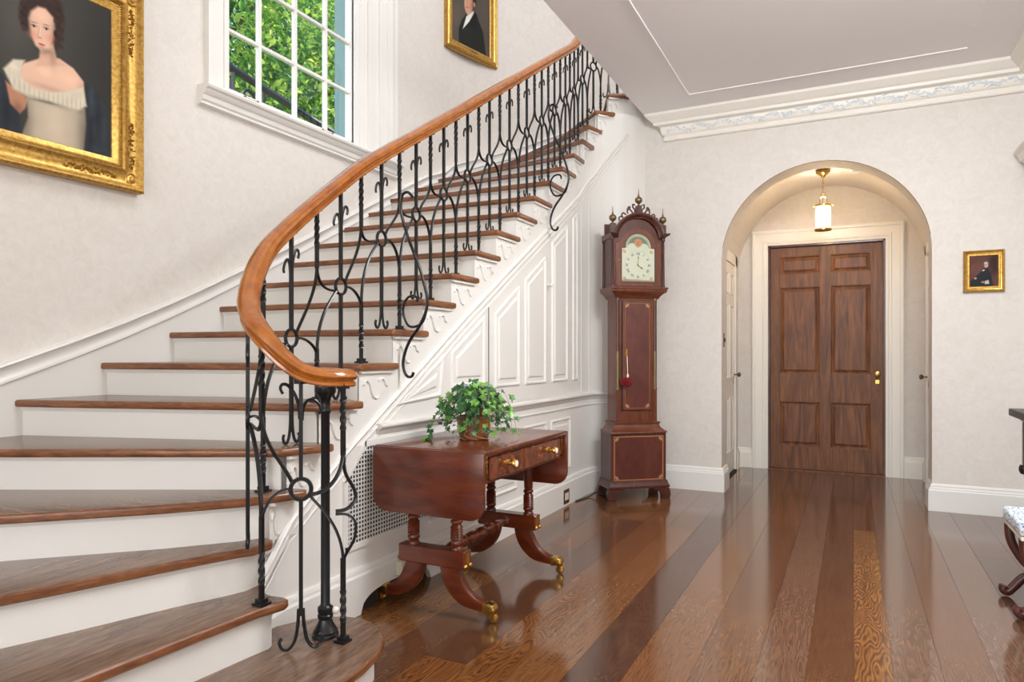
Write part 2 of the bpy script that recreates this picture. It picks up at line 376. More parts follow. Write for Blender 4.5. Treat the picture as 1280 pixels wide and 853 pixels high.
# left wall with window hole: s 5.894..7.11, z 2.754..4.62
HZ0, HZ1 = 2.70, 4.66; HS0, HS1 = yS(2.894), yS(4.11)
mb = MB(); f = wfn()
for i in range(len(WP)-1):
    s0, s1 = WS[i], WS[i+1]
    segs = [(0, 6.3)] if not (s0 >= HS0-.001 and s1 <= HS1+.001) else [(0, HZ0), (HZ1, 6.3)]
    for za, zb in segs:
        p = [f(s0, za, 0), f(s1, za, 0), f(s1, zb, 0), f(s0, zb, 0)]
        t0 = [f(s0, za, -.13), f(s1, za, -.13), f(s1, zb, -.13), f(s0, zb, -.13)]
        mb.add(p+t0, [(0,1,2,3), (7,6,5,4), (0,4,5,1), (3,2,6,7), (0,3,7,4), (1,5,6,2)])
wall_left = struct(mb.build('wall_left', M['paper'], smooth=30))
# skirt board along the stairs
SY = [-3, .3, 1.685, 1.885, 2.368, 3.0, 3.51, 4.05, 4.66, 5.4]; SZ = [.20, .62, 1.108, 1.184, 1.366, 1.68, 1.93, 2.22, 2.54, 2.905]
ss = [yS(y) for y in SY] + [9.25, 9.65, 10.2, 10.7, 11.3]; sz = SZ + [3.22, 3.39, 3.56, 3.7, 3.9]
sam = sorted(set([i*.25 for i in range(0, 33)] + [8.3+i*.1 for i in range(24)]))
pth = []
for s_ in sam:
    pth.append((s_, interp(s_, ss, sz)))
def smooth1(v, k=3):
    for _ in range(k): v = [v[0]]+[(v[i-1][0:1]+((v[i-1][1]+2*v[i][1]+v[i+1][1])/4,)) if False else (v[i][0], (v[i-1][1]+2*v[i][1]+v[i+1][1])/4) for i in range(1, len(v)-1)]+[v[-1]]
    return v
pth = smooth1(pth, 2)
mb = MB()
for (a, za), (b, zb) in zip(pth, pth[1:]):
    p = [f(a, 0, .0), f(b, 0, .0), f(b, zb, .0), f(a, za, .0)]; q = [f(a, 0, .022), f(b, 0, .022), f(b, zb-.01, .022), f(a, za-.01, .022)]
    mb.add(p+q, [(4,5,6,7), (7,6,2,3)])
struct(mb.build('baseboard_left', M['white'], smooth=40))
mb = MB(); prof = [(0, 0), (.05, -.002), (.052, -.012), (.04, -.02), (.035, -.04), (.03, -.05), (.032, -.07), (.036, -.078), (.034, -.09), (.02, -.098), (0, -.10)]
mb.sweep([(*f(a, 0, 0)[:2], z) for a, z in pth], prof, side=1)
struct(mb.build('trim_1', M['white_gloss'], smooth=50))

# ------------------------------------------------------------ staircase
stair = empty('staircase', (-2.4, 1.2, 0), 0, 'curving staircase with brown oak treads and white risers climbing the left wall', 'staircase')
T1 = [(-1.42,.3), (-1.40,1.3), (-1.402,1.62), (-1.416,1.765), (-1.44,1.87), (-1.485,1.965), (-1.56,2.04), (-1.63,2.075), (-1.69,2.085), (-1.76,2.07), (-1.83,2.02), (-1.885,1.95), (-1.92,1.88), (-1.925,1.75), (-1.93,.3)]
T2 = [(-1.85,.3), (-1.80,1.127), (-1.785,1.4), (-1.766,1.66), (-1.752,1.715), (-1.742,1.75), (-1.752,1.778), (-1.78,1.782), (-1.83,1.775), (-1.88,1.785), (-1.94,1.83), (-2.0,1.87), (-2.13,1.35), (-2.22,1.085), (-2.53,.3)]
def side_y(n): return Rr[n+1]
treads = {}
treads[1] = T1; treads[2] = T2
treads[3] = [(-2.457,.3), (-2.168,1.087), (-2.11,1.234), (-2.047,1.415), (-1.985,1.59), (-1.93,1.725), (-1.905,1.765), (-1.905,1.85), (-1.925,1.875), (-1.96,1.88), (-2.01,1.87), (-2.36,1.50), (-2.54,1.27), (-3.34,.42), (-3.34,.3)]
def std_tread(n):
    R_ = Rr[n]; R1 = Rr[n+1]; L_ = Ll[n]; L1 = Ll[n+1]
    q0, q1 = pull(L1, R1, .05)          # next riser line pushed back under
    out = [L_]
    dv = (Vector(R_)-Vector(L_)).normalized()
    if n <= 5:
        out += [tuple(Vector(R_)-dv*.02)]
    else: out += [tuple(R_)]
    if n == 4: E_ = (-1.905, 2.02)
    elif n == 5: E_ = (-1.885, 2.165)
    elif n == 6: E_ = (-1.89, 2.36)
    elif n >= 18: E_ = {18:(-1.925,5.40), 19:(-1.90,5.525), 20:(-1.80,5.585), 21:(-1.735,5.61), 22:(-1.6,5.62)}[n]
    else: E_ = (XR, R1[1]+.045)
    out += [E_]
    iv = Vector((E_[0]-R_[0], E_[1]-R_[1])).normalized(); nn = Vector((-iv.y, iv.x))
    out += [tuple(Vector(E_)+nn*.05)]
    out += [tuple(q1+(q0-q1).normalized()*.06), tuple(q0)]
    return out
for n in range(4, 22): treads[n] = std_tread(n)
treads[4] = [Ll[4], (-2.492,1.25), (-2.326,1.41), (-2.149,1.585), (-1.99,1.775), (-1.955,1.84), (-1.915,1.935), (-1.89,2.005), (-1.905,2.03), (-1.95,2.025), (-2.02,2.0), (-2.4,1.80), (-2.95,1.53), (-3.34,1.33)]
treads[22] = [Ll[22], Rr[22], (-1.58,5.62), (-1.3,5.65), (-1.3, 6.78)]
for n in range(1, 23):
    z = zt(n)
    mt = M['treadx'] if n <= 3 else M['tread']
    o = MB().prism(treads[n], z-.033, z).build('tread', mt, stair, bevel=.013, smooth=35, seg=3); rel(o)
    o.data.materials.append(M['nosing'])
    for p in o.data.polygons:
        if p.normal.z < .75: p.material_index = 1
# risers
RP = {1: [(-1.45,.3), (-1.43,1.3), (-1.435,1.62), (-1.448,1.76), (-1.475,1.86), (-1.515,1.945), (-1.58,2.01), (-1.64,2.043), (-1.69,2.052), (-1.75,2.038), (-1.81,1.995), (-1.86,1.93), (-1.9,1.86)],
      2: [(-1.885,.3), (-1.835,1.127), (-1.82,1.4), (-1.80,1.64), (-1.79,1.72), (-1.80,1.745), (-1.85,1.75), (-1.90,1.77), (-1.95,1.82)],
      3: [(-2.495,.3), (-2.205,1.08), (-2.145,1.23), (-2.082,1.41), (-2.02,1.575), (-1.965,1.70), (-1.945,1.76), (-1.955,1.85), (-1.97,1.90)],
      4: [(-3.34,.40), (-2.52,1.277), (-2.35,1.44), (-2.175,1.61), (-2.02,1.79), (-1.985,1.85), (-1.955,1.95), (-1.965,2.05)]}
for n in range(5, 23):
    a, b = pull(Ll[n], Rr[n], .032)
    t_ = (b-a).normalized(); sx = {19:(-1.975,), }.get(n)
    b = b - t_*.03
    RP[n] = [tuple(a), tuple(b)]
for n in range(1, 23):
    z1 = zt(n)-.030; z0 = zt(n-1)-.02 if n > 1 else 0
    P = RP[n]; mb = MB()
    mb.sweep([(x, y, 0) for x, y in P], [(0, z0), (0, z1), (-.02, z1), (-.02, z0)], side=1)
    mb.sweep([(x, y, z1) for x, y in P], [(0, 0), (.013, 0), (.012, -.008), (.006, -.014), (.004, -.02), (0, -.021)], side=1)
    rel(mb.build('riser', M['white'], stair, smooth=40))

# ------------------------------------------------------------ panelled wall below the stairs: path S, string line zS
SPp = [(-1.90,1.80), (-1.945,1.85), (-1.965,1.92), (-1.97,2.0), (-1.97,5.15)] + [(q[0],q[1]) for q in catmull([(-1.97,5.15,0),(-1.972,5.29,0),(-1.955,5.41,0),(-1.905,5.52,0),(-1.835,5.595,0),(-1.755,5.66,0),(-1.68,5.76,0),(-1.625,5.885,0)], 3)[1:]]
SPS = path_s(SPp)
def sfn(a, z, h):
    x, y = on_path(SPp, SPS, a); e = .012
    xa, ya = on_path(SPp, SPS, max(a-e, 0)); xb, yb = on_path(SPp, SPS, min(a+e, SPS[-1]))
    t_ = Vector((xb-xa, yb-ya)).normalized()
    return (x+t_.y*h, y-t_.x*h, z)
s200 = SPS[3]
def yA(y): return s200+(y-2.0)
S515 = yA(5.15)
# string moulding line (upper bead)
def zM(a):
    y = a-s200+2.0
    return interp(y, [1.7, 1.9, 2.1, 2.337, 3.306, 3.951, 4.761, 5.15, 5.45, 5.65, 5.75, 5.95], [.30, .42, .575, .729, 1.335, 1.715, 2.19, 2.42, 2.66, 2.88, 3.0, 3.22])
# which step is above arclength a : front corner arclengths
def near_s(p):
    best = (9, 0)
    for k in range(0, 1200):
        a = SPS[-1]*k/1199; q = on_path(SPp, SPS, a); d_ = math.dist(p, q)
        if d_ < best[0]: best = (d_, a)
    return best[1]
CS = {}
for n in range(4, 24):
    if n <= 18: CS[n] = yA(Rr[n][1]+.03) if n >= 5 else near_s((-1.965,1.88))
CS[3] = near_s((-1.93,1.83)); CS[2] = 0.0
CS[19] = yA(5.35); CS[20] = yA(5.49); CS[21] = yA(5.60); CS[22] = yA(5.70); CS[23] = yA(5.80)
mb = MB()
keys = sorted(set([0.0, SPS[-1]] + list(CS.values()) + SPS + [S515+.06*i for i in range(8)]))
keys = [k for k in keys if 0 <= k <= SPS[-1]]
def topn(a):
    n = 2
    for k in sorted(CS):
        if CS[k] <= a+1e-6: n = k
    return min(n, 22)
for a, b in zip(keys, keys[1:]):
    if b-a < 1e-5: continue
    z = zt(topn((a+b)/2))-.032
    p = [sfn(a,0,0), sfn(b,0,0), sfn(b,z,0), sfn(a,z,0)]; q = [sfn(a,0,-.03), sfn(b,0,-.03), sfn(b,z,-.03), sfn(a,z,-.03)]
    # leave the grille opening and the toe hollow open
    ya, yb = a-s200+2.0, b-s200+2.0
    mb.add(p+q, [(0,1,2,3), (3,2,6,7), (7,6,5,4)])
wall_stair = struct(mb.build('wall_stair', M['white'], smooth=25))
def sparam(lo, hi, st):
    n_ = max(1, int(math.ceil((hi-lo)/st))); return [lo+(hi-lo)*i/n_ for i in range(n_+1)]
# string bead mouldings
for off, wd, pr in ((0.0, .022, .018), (-.045, .014, .010), (-.085, .010, .006)):
    mb = MB(); pp = []
    for a in sparam(.02, S515, .2)+sparam(S515, yA(5.78), .04)[1:]:
        pp.append((*sfn(a, 0, 0)[:2], zM(a)+off))
    mb.sweep(pp, [(0, wd/2*1.2), (pr*.7, wd/2), (pr, 0), (pr*.7, -wd/2), (0, -wd/2*1.2)], side=1)
    struct(rel(mb.build('moulding', M['white'], wall_stair, smooth=60)))
def hmould(z, prof, a0, a1, name='moulding', zf=None):
    mb = MB(); A = sparam(a0, min(a1, S515), .5)
    if a1 > S515: A += sparam(S515, a1, .035)[1:]
    mb.sweep([(*sfn(a, 0, 0)[:2], (zf(a) if zf else z)) for a in A], prof, side=1)
    return struct(rel(mb.build(name, M['white'], wall_stair, smooth=50)))
# chair rail
hmould(.80, [(0,.028), (.03,.026), (.034,.018), (.03,.008), (.018,.002), (.014,-.01), (.008,-.02), (0,-.026)], yA(2.545), yA(5.80))
hmould(.735, [(0,.006), (.008,.004), (.008,-.004), (0,-.006)], yA(2.56), yA(5.80))
# baseboard of the panelled wall (with hollow at floor level left of the table)
bprof = [(0,.205), (.012,.203), (.02,.19), (.02,.178), (.028,.168), (.028,.0), (0,0)]
mb = MB()
A = sparam(.02, yA(2.40), .05)
mb.sweep([(*sfn(a,0,0)[:2], 0) for a in A], bprof, side=1)
A = sparam(yA(2.96), S515, .5)+sparam(S515, yA(5.80), .035)[1:]
mb.sweep([(*sfn(a,0,0)[:2], 0) for a in A], bprof, side=1)
def hol(y): # hollow height
    t_ = (y-2.40)/.56
    return .085*max(0, 1-abs(2*t_-1)**4)**.5
ys = sparam(2.40, 2.96, .02)
for ya, yb in zip(ys, ys[1:]):
    ha, hb = hol(ya), hol(yb); x0 = -1.97; P = lambda y, h, z: (x0+h, y, z)
    prA = [(0,.205), (.012,.203), (.02,.19), (.02,.178), (.028,.168), (.028,ha), (0,ha)]
    prB = [(0,.205), (.012,.203), (.02,.19), (.02,.178), (.028,.168), (.028,hb), (0,hb)]
    k_ = 7; mb.add([P(ya, o_, z) for o_, z in prA]+[P(yb, o_, z) for o_, z in prB], [(k, (k+1)%k_, k_+(k+1)%k_, k_+k) for k in range(k_)])
struct(mb.build('baseboard_stair', M['white'], smooth=35))
mb = MB()
for ya, yb in zip(ys, ys[1:]):
    if hol((ya+yb)/2) > .01: mb.add([(-1.968,ya,0), (-1.968,yb,0), (-1.968,yb,hol(yb)), (-1.968,ya,hol(ya))], [(0,1,2,3)])
rel(mb.build('hollow', M['dark'], wall_stair))
# raised panels
def wpanel(poly, name='panel', st=((0,0),(.004,.010),(.012,.012),(.020,.004),(.024,.001),(.05,.001),(.062,.009))):
    mb = MB(); poly2 = [(yA(y), z) for y, z in poly]
    relief(mb, poly2, st, sfn); return struct(rel(mb.build(name, M['white'], wall_stair)))
wpanel([(2.70,.905), (3.09,.925), (3.13,1.15)][:3])
wpanel([(3.20,.965), (3.58,.965), (3.58,1.38), (3.20,1.16)])
NARROW = ((0,0),(.004,.010),(.012,.012),(.020,.004),(.024,.001),(.045,.001),(.055,.009))
wpanel([(4.60,.945), (4.90,.945), (4.90,2.15), (4.60,1.97)], st=NARROW)
wpanel([(5.02,.945), (5.12,.945), (5.12,2.28), (5.02,2.22)], st=((0,0),(.004,.008),(.012,.009),(.02,.002)))
for a, b in ((2.98,3.56), (3.66,4.02), (4.12,4.50), (4.58,4.96)): wpanel([(a,.27), (b,.27), (b,.665), (a,.665)], st=NARROW)
# closet door set in the panelling
closet = struct(empty('door_1', (-1.97, 4.1, 0)))
dpoly = [(3.635,.845), (4.54,.845), (4.54,1.975), (3.635,1.44)]
mb = MB(); mb.prism_f([(yA(y), z) for y, z in dpoly], -.001, .006, sfn)
rel(mb.build('door_leaf', M['white'], closet))
for poly in ([(3.70,.945), (4.04,.945), (4.04,1.60), (3.70,1.40)], [(4.13,.945), (4.47,.945), (4.47,1.85), (4.13,1.65)]):
    mb = MB(); relief(mb, [(yA(y), z) for y, z in poly], NARROW, lambda a, z, h: sfn(a, z, h+.006)); rel(mb.build('panel', M['white'], closet))
mb = MB(); mb.prism_f([(yA(3.629), .845), (yA(3.635), .845), (yA(3.635), 1.444), (yA(3.629), 1.44)], .0, .0012, sfn)
mb.prism_f([(yA(3.635), 1.44), (yA(4.54), 1.975), (yA(4.54), 1.981), (yA(3.635), 1.446)], .0, .0012, sfn)
mb.prism_f([(yA(4.54), .845), (yA(4.543), .845), (yA(4.543), 1.98), (yA(4.54), 1.98)], .0, .0012, sfn)
rel(mb.build('door_gap', M['dark'], closet))
mb = MB(); mb.lathe([(.006,0), (.006,.02), (.014,.026), (.016,.034), (.012,.042), (.002,.044)], 14, fn=lambda x, y, z: (-1.962+z, 4.505+x, 1.646+y))
rel(mb.build('knob', M['white_gloss'], closet, smooth=40))
# vertical fluting strips on the curved part
for k in range(3):
    a = yA(5.22+.16*k); mb = MB(); zz = zM(a)-.10
    mb.prism_f([(a-.012, .84), (a+.012, .84), (a+.012, zz), (a-.012, zz)], 0, .003, sfn)
    struct(rel(mb.build('moulding', M['white'], wall_stair)))
# scroll brackets on the string, one per step
for n in range(3, 22):
    a0 = CS[n]+.0; z0 = zt(n)-.033
    w_ = min(1., (CS[n+1]-CS[n])/.27)
    mb = MB()
    ps = catmull([(a0+.035*w_, z0-.065), (a0+.05*w_, z0-.045), (a0+.075*w_, z0-.055), (a0+.09*w_, z0-.085), (a0+.105*w_, z0-.115), (a0+.13*w_, z0-.128), (a0+.155*w_, z0-.118)], 4)
    mb.tube([sfn(p[0], p[1], .003) for p in [(q.x, q.y) if len(q) > 1 else q for q in ps]] if False else [sfn(q[0], q[1], .003) for q in ps], .006, 5)
    ps = catmull([(a0+.15*w_, z0-.05), (a0+.17*w_, z0-.04), (a0+.195*w_, z0-.045), (a0+.205*w_, z0-.065), (a0+.225*w_, z0-.075)], 4)
    mb.tube([sfn(q[0], q[1], .003) for q in ps], .0055, 5)
    mb.prism_f([(a0+.0, z0), (a0+.26*w_, z0), (a0+.26*w_, z0-.012), (a0, z0-.012)], 0, .016, sfn)
    rel(mb.build('scroll_bracket', M['white'], stair, smooth=50))

# perforated grille, clipped by the string
grille = struct(rel(MB().box((-1.9695, 2.33, .30), (-1.9685, 2.98, .74)).build('grille_backing', M['black'], wall_stair)))
gy = [2.335+.0198*i for i in range(33)]; gz = [.312+.0192*i for i in range(23)]
def gtop(y): return min(.735, .60+(y-2.335)*1.1)
mb = MB()
for y in gy: mb.box((-1.9684, y-.003, .305), (-1.9665, y+.003, gtop(y)))
for z in gz:
    y0 = 2.33 if z <= .60 else 2.335+(z-.60)/1.1
    mb.box((-1.9684, y0, z-.003), (-1.9664, 2.985, z+.003))
g2 = rel(mb.build('grille', M['white'], wall_stair)); g2['kind'] = 'stuff'
mb = MB()
mb.prism_f([(yA(2.315),.29), (yA(2.999),.29), (yA(2.999),.312), (yA(2.315),.312)], 0, .011, sfn)
mb.prism_f([(yA(2.31),.29), (yA(2.337),.29), (yA(2.337),.62), (yA(2.31),.60)], 0, .011, sfn)
mb.prism_f([(yA(2.31),.59), (yA(2.337),.60), (yA(2.46),.735), (yA(2.46),.765)], 0, .011, sfn)
mb.prism_f([(yA(2.45),.733), (yA(2.999),.733), (yA(2.999),.76), (yA(2.45),.76)], 0, .011, sfn)
mb.prism_f([(yA(2.98),.29), (yA(3.0),.29), (yA(3.0),.76), (yA(2.98),.76)], 0, .011, sfn)
struct(rel(mb.build('grille_frame', M['white'], wall_stair)))
# the white fill beyond the diagonal
mb = MB(); mb.prism_f([(yA(2.325),.60), (yA(2.462),.745), (yA(2.325),.745)], 0, .0095, sfn); struct(rel(mb.build('grille_frame', M['white'], wall_stair)))

# ------------------------------------------------------------ far wall with the arch (y = 5.88)
AC = -.226; AR = .751; AZ = 1.917; YW = 5.88; XRW = 1.13
mb = MB(); TH = .24
def quad2(mb, x0, x1, z0a, z0b, z1):
    mb.add([(x0,YW,z0a), (x1,YW,z0b), (x1,YW,z1), (x0,YW,z1), (x0,YW+TH,z0a), (x1,YW+TH,z0b), (x1,YW+TH,z1), (x0,YW+TH,z1)],
           [(0,1,2,3), (7,6,5,4), (0,4,5,1), (3,2,6,7)])
quad2(mb, -1.64, AC-AR, 0, 0, 3.3); quad2(mb, AC+AR, XRW+.1, 0, 0, 3.3)
mb.add([(AC-AR,YW,0), (AC-AR,YW+TH,0), (AC-AR,YW+TH,AZ), (AC-AR,YW,AZ)], [(0,1,2,3)])
mb.add([(AC+AR,YW,0), (AC+AR,YW+TH,0), (AC+AR,YW+TH,AZ), (AC+AR,YW,AZ)], [(0,1,2,3)])
an = [(AC-AR*math.cos(PI*i/40), AZ+AR*math.sin(PI*i/40)) for i in range(41)]
for (x0, z0), (x1, z1) in zip(an, an[1:]): quad2(mb, x0, x1, z0, z1, 3.3)
wall_far = struct(mb.build('wall_far', M['paper']))
# narrow dark seam line around the arch edge
mb = MB(); mb.tube([(x, YW-.001, z) for x, z in an[2:-2]], .0022, 5); struct(rel(mb.build('trim_seam', M['gilt_dark'], wall_far)))
# vestibule
VX0, VX1, VY = -1.05, .60, 7.3; VR = (VX1-VX0)/2; VC = (VX0+VX1)/2; VZ = 1.955
mb = MB(); Y0 = YW+TH
vn = [(VC-VR*math.cos(PI*i/40), VZ+VR*math.sin(PI*i/40)) for i in range(41)]
out = [(VX0, 0)]+vn+[(VX1, 0)]
for (x0, z0), (x1, z1) in zip(out, out[1:]): mb.add([(x0,Y0,z0), (x1,Y0,z1), (x1,VY,z1), (x0,VY,z0)], [(0,1,2,3)])
# ring behind the arch closing gap
ao = [(AC-AR, 0)]+an+[(AC+AR, 0)]
n_ = len(ao)
mb.add([(x,Y0,z) for x, z in ao]+[(x,Y0,z) for x, z in out], [(i, i+1, n_+i+1, n_+i) for i in range(n_-1)])
struct(mb.build('wall_vestibule', M['paper'], smooth=30))
mb = MB()   # back wall with door hole
dx0, dx1, dz = -.76, .279, 2.237
mb.add([(VX0,VY,0), (dx0,VY,0), (dx0,VY,3), (VX0,VY,3)], [(0,1,2,3)]); mb.add([(dx1,VY,0), (VX1,VY,0), (VX1,VY,3), (dx1,VY,3)], [(0,1,2,3)])
mb.add([(dx0,VY,dz), (dx1,VY,dz), (dx1,VY,3), (dx0,VY,3)], [(0,1,2,3)])
mb.add([(dx0,VY+.3,0), (dx1,VY+.3,0), (dx1,VY+.3,dz), (dx0,VY+.3,dz)], [(0,1,2,3)])
struct(mb.build('wall_vestibule_back', M['paper']))
# door casing
cw = .152
cprof = [(0,0), (0,.03), (.012,.036), (.03,.034), (.034,.024), (.06,.022), (.10,.02), (.105,.026), (.12,.026), (.135,.018), (.152,.016), (.152,0)]
def casing(name, x0, x1, z1, y, m_, zb=0, sgn=-1, prof=cprof, parent=None):
    mb = MB(); W_ = prof[-1][0]
    # profile distance measured from the outer edge inwards; mitred corners
    def ring(px, d): # d: distance inward from outer
        return None
    outer = [(x0-W_, zb), (x0-W_, z1+W_), (x1+W_, z1+W_), (x1+W_, zb)]
    def off(d): return [(x0-W_+d, zb), (x0-W_+d, z1+W_-d), (x1+W_-d, z1+W_-d), (x1+W_-d, zb)]
    rows = [[(a, y+sgn*h, b) for a, b in off(d)] for d, h in prof]
    vs = [p for r_ in rows for p in r_]; fs = []
    for i in range(len(rows)-1):
        for k in range(3): fs.append((i*4+k, i*4+k+1, (i+1)*4+k+1, (i+1)*4+k))
    mb.add(vs, fs); return mb.build(name, m_, parent)
entry = struct(empty('door_2', (-.24, VY, 0)))
rel(casing('casing', dx0, dx1, dz, VY, M['cream'], parent=entry))
mb = MB(); mb.box((dx0,VY-.005,0), (dx0+.0165,VY+.12,dz)); mb.box((dx1-.0165,VY-.005,0), (dx1,VY+.12,dz)); mb.box((dx0,VY-.005,dz-.0185), (dx1,VY+.12,dz)); 
rel(mb.build('door_frame', M['clock_dark'], entry))
ex0, ex1, ez = dx0+.018, dx1-.018, dz-.02; YD = VY+.04
px = [(-.655, -.284), (-.193, .160)]; pz_ = [(.235, .678), (.953, 1.818), (1.945, 2.125)]
mb = MB(); mb.box((dx0, YD+.02, .0), (dx1, YD+.045, dz)); rel(mb.build('door_core', M['door'], entry))
for (a, b) in ((ex0, px[0][0]), (px[0][1], px[1][0]), (px[1][1], ex1)):
    rel(MB().box((a, YD, .012), (b, YD+.021, ez)).build('stile', M['door'], entry, bevel=.002, seg=1))
zz = [(.012, pz_[0][0]), (pz_[0][1], pz_[1][0]), (pz_[1][1], pz_[2][0]), (pz_[2][1], ez)]
for za, zb in zz:
    for a, b in px:
        o = rel(MB().box((a, YD+.0005, za), (b, YD+.021, zb)).build('rail', M['door'], entry, bevel=.0015, seg=1))
for a, b in px:
    for za, zb in pz_:
        mb = MB(); relief(mb, [(a,za), (b,za), (b,zb), (a,zb)], ((0,-.001), (.008,-.002), (.014,-.014), (.018,-.016), (.022,-.016), (.045,-.004), (.05,-.004)), lambda x, z, h: (x, YD-h, z))
        rel(mb.build('panel', M['door_panel'], entry))
mb = MB(); mb.lathe([(.024,0), (.024,.004), (.009,.008), (.009,.03), (.02,.036), (.026,.048), (.022,.06), (.006,.064)], 16, fn=lambda x, y, z: (.212+x, YD-z, .965+y)); rel(mb.build('doorknob', M['brass'], entry, smooth=40))
mb = MB(); mb.box((.196, YD-.004, .87), (.228, YD, .905)); rel(mb.build('keyhole_plate', M['brass'], entry))
# threshold
rel(MB().box((dx0, VY-.03, 0), (dx1, VY+.1, .012)).build('threshold', M['door'], entry))
# side doors of the vestibule (left: seen, right: edge on)
for nm, xw, sg in (('door_3', VX0, 1), ('door_4', VX1, -1)):
    dd = struct(empty(nm, (xw, 6.5, 0)))
    fn = lambda a, z, h, xw=xw, sg=sg: (xw+sg*h, a, z)
    y0, y1 = 6.30, 7.02
    mb = MB()
    for a, b, za, zb in ((y0-.10,y0,0,2.12), (y1,y1+.10,0,2.12), (y0-.10,y1+.10,2.02,2.12)): mb.prism_f([(a,za), (b,za), (b,zb), (a,zb)], 0, .02, fn)
    rel(mb.build('casing', M['cream'], dd, bevel=.003))
    mb = MB(); mb.prism_f([(y0,.02), (y1,.02), (y1,2.02), (y0,2.02)], 0, .006, fn); rel(mb.build('door_leaf', M['cream'], dd))
    for a, b in ((y0+.09, y0+.32), (y0+.41, y1-.09)):
        for za, zb in ((.22,.74), (.92,1.62), (1.72,1.92)):
            mb = MB(); relief(mb, [(a,za), (b,za), (b,zb), (a,zb)], ((0,0), (.004,.008), (.014,.008), (.022,-.003), (.05,.004)), lambda y, z, h, fn=fn: fn(y, z, h+.006)); rel(mb.build('panel', M['cream'], dd))
    mb = MB(); mb.lathe([(.02,0), (.02,.004), (.007,.008), (.007,.035), (.018,.042), (.024,.054), (.018,.066), (.004,.07)], 14, fn=lambda x, y, z, fn=fn: fn(6.96+x, .95+y, z+.006))
    rel(mb.build('doorknob', M['brass_old'], dd, smooth=40))
    mb = MB(); mb.prism_f([(6.952,.86), (6.968,.86), (6.968,.90), (6.952,.90)], .006, .009, fn); rel(mb.build('keyhole_plate', M['brass_old'], dd))
    mb = MB(); mb.box((min(xw,xw+sg*.03), y0, 0), (max(xw,xw+sg*.03), y1, .014)); rel(mb.build('threshold', M['dark'], dd))
# baseboards around the arch
bp = [(0,0), (.026,0), (.026,.15), (.02,.158), (.02,.166), (.012,.174), (.012,.186), (.004,.196), (0,.2)]
def bb(name, path, m_=M['white']):
    mb = MB(); mb.sweep([(x,y,0) for x, y in path], bp, side=1); return struct(mb.build(name, m_, smooth=30))
bb('baseboard_far', [(-1.62,YW), (AC-AR,YW), (AC-AR,Y0)])
bb('baseboard_far_right', [(AC+AR,Y0), (AC+AR,YW), (XRW,YW), (XRW,-3)])
bb('baseboard_vestibule', [(VX0,7.12), (VX0,VY), (dx0-cw,VY)], M['cream'])
bb('baseboard_vestibule_right', [(dx1+cw,VY), (VX1,VY), (VX1,7.12)], M['cream'])
# brass switch plate in the left jamb
o = empty('light_switch', (AC-AR, 5.98, 1.27), 0, 'small brass switch plate in the left jamb of the arch', 'switch')
rel(MB().box((AC-AR, 5.955, 1.21), (AC-AR+.004, 6.005, 1.33)).build('plate', M['brass_old'], o, bevel=.001, seg=1))
rel(MB().box((AC-AR+.004, 5.974, 1.255), (AC-AR+.016, 5.986, 1.285)).build('toggle', M['black'], o))
# right wall, rear wall, ceiling, upper storey
mb = MB(); mb.box((XRW, 2.4, 0), (XRW+.15, YW+TH, 3.3)); mb.box((XRW, -3, 0), (XRW+.15, -.9, 3.3)); mb.box((XRW, -.9, 2.9), (XRW+.15, 2.4, 3.3)); mb.box((XRW+.1, -.9, 0), (XRW+.15, 2.4, 2.9))
struct(mb.build('wall_right', M['paper']))
mb = MB(); z0w, z1w = .5, 2.9
xs = [-3.6, -3.0, -2.1, -1.6, -.7, -.2, .7, 1.3]
for i, (a, b) in enumerate(zip(xs, xs[1:])):
    if i in (1, 3, 5): mb.box((a,-3.15,0), (b,-3,z0w)); mb.box((a,-3.15,z1w), (b,-3,6.3))
    else: mb.box((a,-3.15,0), (b,-3,6.3))
struct(mb.build('wall_rear', M['paper']))
for k, (a, b) in enumerate(((-3.0,-2.1), (-1.6,-.7), (-.2,.7))):
    o = struct(empty('window_%d' % (k+2), ((a+b)/2, -3.05, z0w)))
    mb = MB(); mb.box((a,-3.1,z0w), (a+.05,-3.04,z1w)); mb.box((b-.05,-3.1,z0w), (b,-3.04,z1w)); mb.box((a,-3.1,z0w), (b,-3.04,z0w+.05)); mb.box((a,-3.1,z1w-.05), (b,-3.04,z1w))
    mb.box(((a+b)/2-.012,-3.09,z0w), ((a+b)/2+.012,-3.05,z1w))
    for j in range(1, 4): z = z0w+(z1w-z0w)*j/4; mb.box((a,-3.09,z-.012), (b,-3.05,z+.012))
    rel(mb.build('window_frame', M['white'], o)); rel(MB().box((a,-3.075,z0w), (b,-3.071,z1w)).build('pane', M['glass'], o))
ceil = struct(MB().box((-1.6, -3, 3.2), (XRW+.15, YW+TH, 3.5)).build('ceiling', M['ceiling']))
def bead(pts, name='ceiling_bead'):
    mb = MB(); mb.sweep([(x, y, 3.2) for x, y in pts], [(-.009,0), (-.006,-.006), (.006,-.006), (.009,0)], side=1); return struct(rel(mb.build(name, M['ceiling'], ceil)))
bead([(-1.16,-2.5), (-1.16,5.44)]); bead([(-1.17,5.44), (.686,5.44)]); bead([(.686,5.1), (.686,-2.5)])
struct(MB().box((-3.7, -3.15, 6.3), (XRW+.2, 7.1, 6.4)).build('ceiling_upper', M['ceiling']))
mb = MB(); mb.box((XRW,-3,3.5), (XRW+.15,7,6.3)); mb.box((-1.3,6.8,3.5), (XRW,6.95,6.3)); struct(mb.build('wall_upper', M['paper']))
mb = MB(); mb.box((-1.3,YW+TH,3.2), (XRW+.15,6.95,3.5)); struct(mb.build('floor_upper', M['ceiling']))
